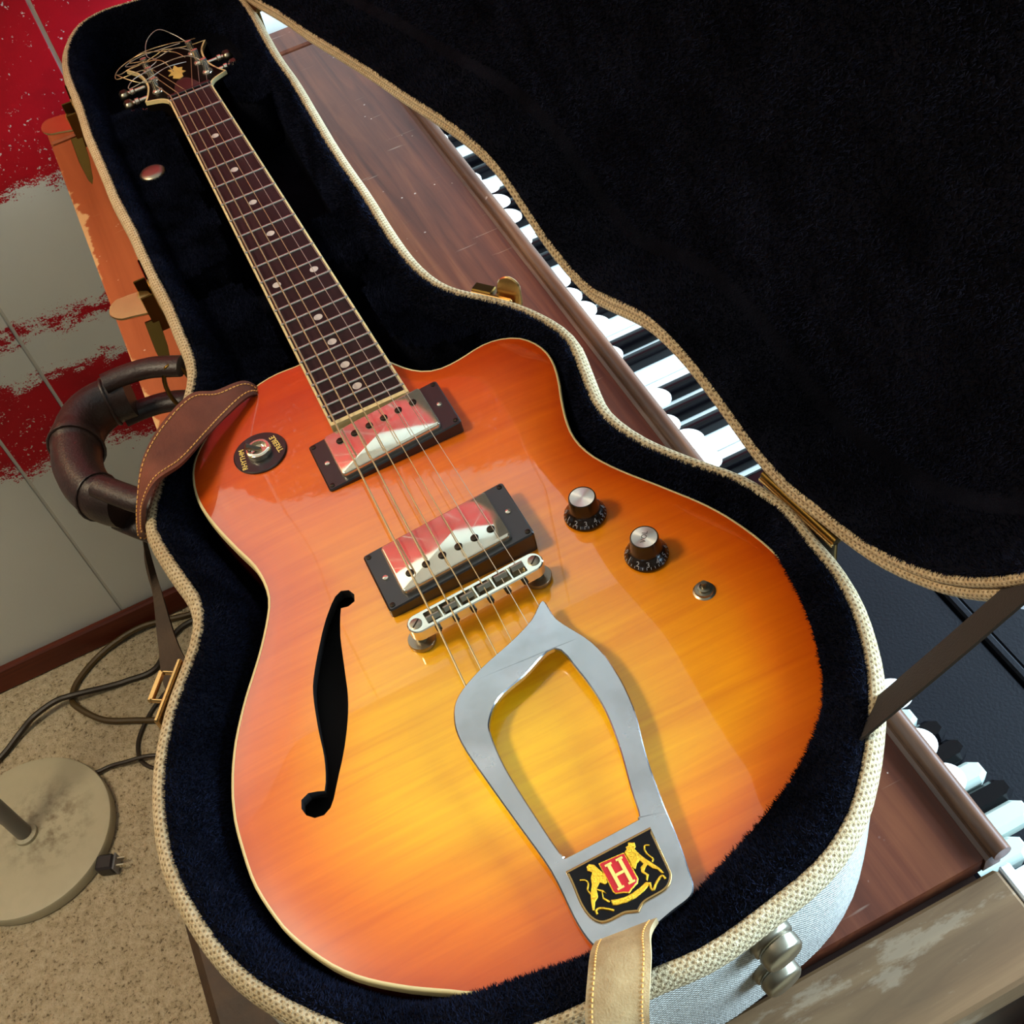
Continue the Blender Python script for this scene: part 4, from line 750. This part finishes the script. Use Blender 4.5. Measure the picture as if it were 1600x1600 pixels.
# strings
gauge = [.00060, .00048, .00037, .00029, .00023, .00018]
sx = [-.0262 + .01046 * i for i in range(6)]; nx = [-.0170 + .0068 * i for i in range(6)]
sy = [-.6335, -.6310, -.6285, -.6275, -.6255, -.6235]
tend = [(-.0275, -.6795), (-.0165, -.6745), (-.0056, -.6700), (.0046, -.6650), (.0165, -.6615), (.0262, -.6570)]
ZS = .0062
for i in range(6):
    px, py = posts[i] if i < 3 else posts[i]
    pp = hs(Vector((px, py, .006)))
    ob('string', G().tube([pp, (nx[i], .002, .0010), (sx[i], sy[i], ZS - .0012), (tend[i][0], tend[i][1], -.0035)], gauge[i], 6), M_STR_W if i < 4 else M_STR_P, gt, 60)
rr = random.Random(11)
curl = [(-.0238, .040, [(-.036, .030, .016), (-.050, .050, .022), (-.046, .085, .012), (-.028, .080, .016), (-.010, .06, .018), (-.004, .045, .010)]),
        (-.0222, .0735, [(-.03, .06, .016), (-.052, .065, .015), (-.045, .10, .013), (-.020, .098, .018), (.004, .085, .014), (.012, .07, .010)]),
        (-.0222, .1045, [(-.035, .108, .012), (-.020, .116, .014), (.004, .112, .014), (.018, .110, .012), (.03, .112, .010)]),
        (.0222, .1045, [(.014, .116, .018), (.002, .122, .026), (-.012, .116, .022), (-.018, .100, .014), (-.012, .085, .012), (-.026, .075, .010)]),
        (.0222, .0735, [(.008, .085, .016), (-.015, .09, .012), (-.036, .104, .010), (-.038, .112, .010), (-.020, .114, .012), (.015, .108, .012)]),
        (.0238, .040, [(.012, .052, .016), (-.012, .062, .014), (-.038, .058, .012), (-.046, .044, .010), (-.03, .036, .014), (-.008, .042, .016), (.010, .05, .012)])]
for x, y, pts in curl:
    P = [hs(Vector((x, y, .010)))] + [hs(Vector(p)) for p in pts]
    ob('string_end', G().tube(crom(P, 8), .00042, 6), M_STR_W if x < 0 else M_STR_P, gt, 60)
# pickups
def rrect(cx, cy, hx, hy, r, k=4):
    o = []
    for sx_, sy_, a0 in ((1, -1, -90), (1, 1, 0), (-1, 1, 90), (-1, -1, 180)):
        for j in range(k + 1): a = math.radians(a0 + 90 * j / k); o.append((cx + sx_ * (hx - r) + r * math.cos(a), cy + sy_ * (hy - r) + r * math.sin(a)))
    return o
def screw(name, x, y, z, r, par, slot=True, mat=None, slot_a=.6):
    a = ob(name, G().lathe([(r, -.002), (r, z_ := 0.0), (r * .85, r * .3), (0, r * .42)], (x, y, z), 16), mat or M_NICK, par, 45)
    return a
def pickup(cy, ringh, yr, yp, slant):
    zt = zb(cy) + ringh
    def sl(p): return Vector((p.x, p.y, p.z + ((p.y - cy) * slant + p.x * .085) * (1 if p.z > zb(cy) + .002 else 0)))
    rg = ob('pickup_ring', G().prism(rrect(0, cy, .0447, yr, .002), [(0, zb(cy) - .002), (0, zt - .0008), (.0008, zt)]).xf(sl), M_BLACK, gt, 35)
    zc = zt + .0036
    ob('pickup_cover', G().prism(rrect(-.0006, cy + .0006, .0334, .0186, .0026), [(0, zt - .004), (0, zc - .0011), (.0004, zc - .0004), (.0012, zc)]).xf(sl), M_NICK, rg, 35)
    for i in range(6):
        x = -.0256 + i * .01008
        ps = ob('pole_screw', G().lathe([(.0026, 0), (.0026, .0002), (.0021, .00025), (.0021, .0008), (.0015, .0010), (0, .0010)], (x, yp, zc + (yp - cy) * slant + x * .085 - .0001), 18), M_SCREW, rg, 40)
    for x in (-.0386, .0386): ob('height_screw', G().lathe([(.0017, 0), (.0016, .0007), (.0, .0012)], (x, cy, zt + x * .085), 14), M_NICK, rg, 45)
    for x in (-.0418, .0418):
        for y in (cy - yr + .0032, cy + yr - .0032): ob('ring_screw', G().lathe([(.0016, 0), (.0015, .0004), (.0, .0007)], (x, y, zt + (y - cy) * slant + x * .085), 14), M_SCREW, rg, 45)
pickup(-.4822, .0050, .0215, -.4733, 0.0)
pickup(-.5860, .0100, .0222, -.5940, 0.0)
# bridge
bz = .0036
bo = rrect(0, 0, .0405, .0062, .006, 6)
ang = math.atan2(.0040, .072)
def br(p): return Vector((p.x * math.cos(ang) - p.y * math.sin(ang), -.6285 + p.x * math.sin(ang) + p.y * math.cos(ang), p.z))
bw = G(); oo = np.array(bo); cav = np.array(rrect(0, 0, .0300, .0040, .0006, 2))[::1]
bw.v = [(x, y, bz - .0075) for x, y in oo] + [(x, y, bz - .0006) for x, y in oo] + [(x, y, bz) for x, y in oo - normals(oo) * .0006] + [(x, y, bz) for x, y in cav] + [(x, y, bz - .006) for x, y in cav]
no, nc = len(oo), len(cav)
for a in range(2):
    for i in range(no): j = (i + 1) % no; bw.f.append((a * no + i, a * no + j, (a + 1) * no + j, (a + 1) * no + i))
bw.f.append(tuple(range(no - 1, -1, -1)))
for i in range(nc): j = (i + 1) % nc; bw.f.append((3 * no + j, 3 * no + i, 3 * no + nc + i, 3 * no + nc + j))
bw.f.append(tuple(3 * no + nc + i for i in range(nc)))
tri = geometry.tessellate_polygon([[Vector((x, y, 0)) for x, y in oo - normals(oo) * .0006], [Vector((x, y, 0)) for x, y in cav]])
bw.f += [tuple(2 * no + i for i in t) for t in tri]; bw.uv = [None] * len(bw.f)
brg = ob('bridge', bw.xf(br), M_NICK, gt, 35)
for i in range(5): ob('saddle_divider', G().box(-.0004, .0004, -.0042, .0042, bz - .006, bz - .0002).xf(lambda p: br(p + Vector((-.0209 + i * .01046, 0, 0)))), M_NICK, brg, 0)
for i in range(6):
    x = -.02615 + i * .01046; yo = (-.0012, -.0006, 0, .0004, .0010, .0016)[i]
    sd_ = G(); pr = [(-.0022, -.004), (.0022, -.004), (.0022, .0004), (.0004, .0022), (-.0004, .0022), (-.0022, .0004)]
    sd_.v = [(sx_, y_ + yo, bz + z_) for sx_ in (-.0036, .0036) for y_, z_ in pr]
    sd_.f = [(j, (j + 1) % 6, 6 + (j + 1) % 6, 6 + j) for j in range(6)] + [tuple(range(5, -1, -1)), tuple(range(6, 12))]; sd_.uv = [None] * 8
    ob('saddle', sd_.xf(lambda p: br(p + Vector((x, 0, 0)))), M_STEEL, brg, 0)
    ob('saddle_screw', G().lathe([(.0016, 0), (.0016, .0018), (.0008, .0022), (.0008, .003)], (x, -.0062, bz - .0035), 10, (0, -1, 0)).xf(br), M_SCREW, brg, 40)
for s in (-1, 1):
    ob('post_screw', G().lathe([(.0034, 0), (.0034, .0003), (.0029, .0005), (.0, .0005)], (s * .0357, 0, bz), 20).xf(br), M_STEEL, brg, 40)
    ob('screw_slot', G().box(-.0030, .0030, -.0004, .0004, bz + .0004, bz + .0006).xf(lambda p: br(Vector((s * .0357 + p.x * .8 - p.y * .6, p.x * .6 + p.y * .8, p.z)))), M_SCREW, brg, 0)
    ob('thumbwheel', G().lathe([(.003, zb(-.63)), (.0075, zb(-.63) + .0004), (.0078, zb(-.63) + .0028), (.0075, zb(-.63) + .0034), (.0035, zb(-.63) + .0036), (.0035, bz - .0075)], (s * .0357, 0, 0), 28).xf(lambda p: br(p)), M_STEEL, brg, 40)
# lyre tailpiece with its badge
def zt_(y): return zb(y) + .0122 - .0035 * max(0.0, (-.76 - y) / .07)
to = np.array(c2(TAIL_OUT, 4)); ti = np.array(c2(TAIL_IN, 4)); n1, n2 = len(to), len(ti)
tg = G(); T_ = .0032
lv = [(to, -T_), (to, -.0006), (to - normals(to) * .0006, 0), (ti + normals(ti) * .0006, 0), (ti, -.0006), (ti, -T_)]
ix = []
for P, dz in lv: ix.append(len(tg.v)); tg.v += [(x, y, zt_(y) + dz) for x, y in P]
for a, b, n in ((0, 1, n1), (1, 2, n1), (3, 4, n2), (4, 5, n2)):
    for i in range(n): j = (i + 1) % n; tg.f.append((ix[a] + i, ix[a] + j, ix[b] + j, ix[b] + i))
def ringfill(a, b, pa, pb):
    for t in geometry.tessellate_polygon([[Vector((x, y, 0)) for x, y in pa], [Vector((x, y, 0)) for x, y in pb]]):
        tg.f.append(tuple((ix[a] + i) if i < len(pa) else (ix[b] + i - len(pa)) for i in t))
ringfill(2, 3, to, ti); ringfill(0, 5, to, ti); tg.uv = [None] * len(tg.f)
tpc = ob('tailpiece', tg, M_CHROME, gt, 35)
ob('tailpiece_foot', G().box(-.022, .008, -.8345, -.8245, -.046, zb(-.82) - .002, .002), M_CHROME, tpc, 0)
def on(y, h): return zt_(y) + h
def badge(name, P, h, d, mat, b=.0003, smooth=30):
    g = G().prism(P, [(0, -d), (0, -b), (b, 0)]); g.xf(lambda p: Vector((p.x, p.y, on(p.y, h) + p.z))); return ob(name, g, mat, tpc, smooth)
BG = [BADGE[0], BADGE[1]] + fine(BADGE[1:10], 3)[1:] + [BADGE[10]] + fine(BADGE[10:] + [BADGE[0]], 3)[1:-1]
badge('badge_border', BG, .0011, .0012, M_BRASS)
bi = np.array(BG) - normals(np.array(BG)) * .0010
badge('badge_field', [tuple(p) for p in bi], .00125, .0006, M_ENAMEL_B, .0002)
badge('shield_border', SHIELD, .0018, .0008, M_GOLD, .0002)
si = np.array(SHIELD) - normals(np.array(SHIELD)) * .00055
badge('shield_field', [tuple(p) for p in si], .0019, .0004, M_ENAMEL_R, .0001)
hg_ = G()
def bar(x0, x1, ya, yb): hg_.box(x0, x1, ya, yb, -.0002, .0002)
bar(-.00855, -.00690, -.8045, -.7930); bar(-.00305, -.00140, -.8045, -.7930); bar(-.0072, -.0028, -.7994, -.7982)
for x in (-.0094, -.0039):
    for y in (-.8052, -.7934): bar(x, x + .0033, y, y + .0009)
ob('letter_h', hg_.xf(lambda p: Vector((p.x, p.y, on(p.y, .0021) + p.z))), M_LETTER, tpc, 0)
badge('lion', LION_L, .0021, .0010, M_GOLD, .00012); badge('ox', LION_R, .0021, .0010, M_GOLD, .00012)
badge('banner', RIBBON, .0019, .0008, M_GOLD, .0003)
for nm, P in (('tail', TAILS_L), ('tail', TAILS_R), ('scroll', SCROLL_L), ('scroll', SCROLL_R)):
    ob(nm, G().tube(crom([(x, y, on(y, .0016)) for x, y in P], 5), .00042 if nm == 'tail' else .0006, 6), M_GOLD, tpc, 50)
# tone and volume knobs
def knob(cx, cy, mark):
    z = zb(cy); c = (cx, cy, z)
    kn = ob('control_knob', G().lathe([(.0118, .0006), (.0122, .0012), (.0120, .0022), (.0098, .0052), (.0088, .0062), (.00815, .0078), (.00785, .0158), (.0076, .0164), (.0072, .0165), (.0070, .0160)], c, 48), M_KNOB, gt, 35)
    ob('knob_cap', G().lathe([(.0070, .0155), (.0070, .0163), (.0, .01632)], c, 48).xf(lambda p: p - Vector(c)), M_SPUN, kn, 35, at=(0, 0, 0)).location = Vector(c) - LOC[gt.name]
    for k in range(11):
        a = math.radians(153 + 31.5 * k); o = Vector((math.cos(a), math.sin(a), 0)); tn = Vector((-o.y, o.x, 0))
        up = (o * -.60 + Vector((0, 0, .8))).normalized()
        pos = Vector(c) + o * .01045 + Vector((0, 0, .00475))
        text('number', str(k), .0042, M_GREY, kn, pos, tn, up, .00006)
    tk = G()
    for k in range(32):
        a = math.radians(153 + 11.25 * k); o = Vector((math.cos(a), math.sin(a), 0)); tn = Vector((-o.y, o.x, 0)) * .00016
        p0 = Vector(c) + o * .01210 + Vector((0, 0, .0026)); p1 = Vector(c) + o * .01235 + Vector((0, 0, .0013)); q1_ = Vector(c) + o * .01125 + Vector((0, 0, .0037)); 
        tk.add([p0 - tn, p0 + tn, q1_ + tn, q1_ - tn], [(0, 1, 2, 3)]); tk.v[-4:] = [tuple(Vector(v) + (o * .6 + Vector((0, 0, .8))) * .0001) for v in tk.v[-4:]]
    ob('tick_marks', tk, M_GREY, kn, 0)
    if mark: text('cap_lettering', mark, .0042, M_DPRINT, kn, (cx, cy, z + .01636), (.62, .78, 0), (-.78, .62, 0), .00004)
knob(.0777, -.6013, ''); knob(.0935, -.6438, 'VOL')
# small switch and pickup selector
sw = (.1080, -.6800, zb(-.68) - .0006)
mini = ob('mini_switch', G().lathe([(.0062, 0), (.0062, .0006), (.0052, .0012), (.0050, .0026), (.0034, .0028), (.0034, .0042), (.0024, .0044), (.0024, .0036)], sw, 24), M_STEEL, gt, 40)
ob('switch_lever', G().tube([Vector(sw) + Vector((0, 0, .002)), Vector(sw) + Vector((.0006, .001, .0068))], [.0010, .0016], 10), M_STEEL, mini, 40)
pc = Vector((-.0728, -.4482, zb(-.4482)))
pla = ob('selector_plate', G().lathe([(.0172, -.001), (.0172, .0008), (.0166, .0013), (0, .0013)], pc, 48), M_BLACK, gt, 35)
ob('selector_nut', G().lathe([(.0078, .001), (.0080, .0034), (.0077, .0050), (.0068, .0055), (.0056, .0055), (.0050, .0030), (.0, .0030)], pc, 32), M_NICK, pla, 40)
ob('selector_lever', G().tube([pc + Vector((.001, 0, .003)), pc + Vector((-.0032, .0010, .0062)), pc + Vector((-.0068, .0020, .0086))], [.0016, .0018, .0021], 12), M_STEEL, pla, 40)
text('lettering', 'TREBLE', .0050, M_LETTER, pla, pc + Vector((.0115, .0006, .0014)), (-.12, 1, 0), (-1, -.12, 0), .00006, .00006)
text('lettering', 'RHYTHM', .0046, M_LETTER, pla, pc + Vector((-.0112, -.0006, .0014)), (.12, 1, 0), (-1, .12, 0), .00006, .00006)
ob('strap_pin', G().lathe([(.0045, 0), (.0032, .004), (.0032, .009), (.0065, .011), (.0055, .0125), (0, .013)], (-.108, -.4185, -.034), 16, (-.75, .65, 0)), M_NICK, gt, 45)
ob('strap_pin', G().lathe([(.0045, 0), (.0032, .004), (.0032, .009), (.0065, .011), (0, .013)], (-.010, -.8335, -.030), 16, (0, -1, 0)), M_NICK, gt, 45)

# ---------------------------------------------------------------- guitar strap, laid over the rim on both sides
st = thing('guitar_strap', 'brown leather guitar strap with yellow stitching hanging over the case rim', 'strap', (-.12, -.45, -.15))
def band(name, mat, rows, t=.0024, inset=.0035, par=st, stitch=True, sub=6):
    """rows: (left edge, right edge) pairs along the strap"""
    Lp = crom([r[0] for r in rows], sub); Rp = crom([r[1] for r in rows], sub)
    ctr = [(a + b) / 2 for a, b in zip(Lp, Rp)]; sd = [(b - a) / 2 for a, b in zip(Lp, Rp)]
    o = ob(name, G().ribbon(ctr, sd, t), mat, par, 50)
    if stitch:
        g = G()
        for P, s in ((Lp, 1), (Rp, -1)):
            q = [p + (c - p).normalized() * inset for p, c in zip(P, ctr)]
            for i in range(len(q) - 1):
                nn = sd[i].cross(q[i + 1] - q[i]).normalized() * (t + math.copysign(.0003, t))
                m = max(1, int((q[i + 1] - q[i]).length / .0052))
                for k in range(m):
                    a = q[i].lerp(q[i + 1], (k + .15) / m) + nn; b = q[i].lerp(q[i + 1], (k + .8) / m) + nn
                    if (b - a).length > .0008: g.tube([a, b], .00042, 5)
        if g.v: so = ob('stitching', g, M_THREAD, o, 40); so['kind'] = 'stuff'
    return o
band('strap_band', M_LEATH, [((-.0560, -.3890, -.016), (-.0575, -.3910, -.020)), ((-.0640, -.3850, -.004), (-.0640, -.3985, -.006)), ((-.0830, -.3920, .004), (-.0830, -.4130, -.001)),
     ((-.0985, -.3930, .010), (-.1000, -.4300, .004)), ((-.1220, -.4130, .0125), (-.1180, -.4500, .010)), ((-.1380, -.4330, .010), (-.1340, -.4600, .014)),
     ((-.1510, -.4520, -.003), (-.1455, -.4700, .010)), ((-.1595, -.4550, -.022), (-.1530, -.4690, -.006)), ((-.1640, -.4350, -.045), (-.1590, -.4450, -.030)), ((-.1660, -.4150, -.062), (-.1630, -.4180, -.052))], t=-.0024, sub=8)
band('strap_end', M_STRAPB, [((-.1660, -.4150, -.062), (-.1630, -.4180, -.052)), ((-.1730, -.4080, -.085), (-.1690, -.4080, -.083)), ((-.1800, -.4180, -.108), (-.1740, -.4120, -.106)),
     ((-.1905, -.4560, -.122), (-.1780, -.4580, -.120)), ((-.1950, -.4880, -.123), (-.1740, -.4900, -.120)), ((-.1930, -.5200, -.128), (-.1650, -.5200, -.128)), ((-.185, -.56, -.15), (-.155, -.56, -.15)), ((-.18, -.60, -.21), (-.15, -.60, -.21))], stitch=False)
band('strap_tail', M_SUEDE, [((-.0005, -.8255, -.0075), (-.0285, -.8215, -.0085)), ((-.0070, -.8325, .002), (-.0330, -.8275, .000)), ((-.0120, -.8425, .0070), (-.0385, -.8365, .006)), ((-.0205, -.8560, .0070), (-.0470, -.8500, .006)),
     ((-.0260, -.8640, .000), (-.0520, -.8600, -.001)), ((-.0300, -.8690, -.022), (-.0560, -.8660, -.022)), ((-.034, -.872, -.060), (-.060, -.869, -.060)), ((-.036, -.874, -.090), (-.062, -.871, -.090))], t=.0024, inset=.0030, sub=8)
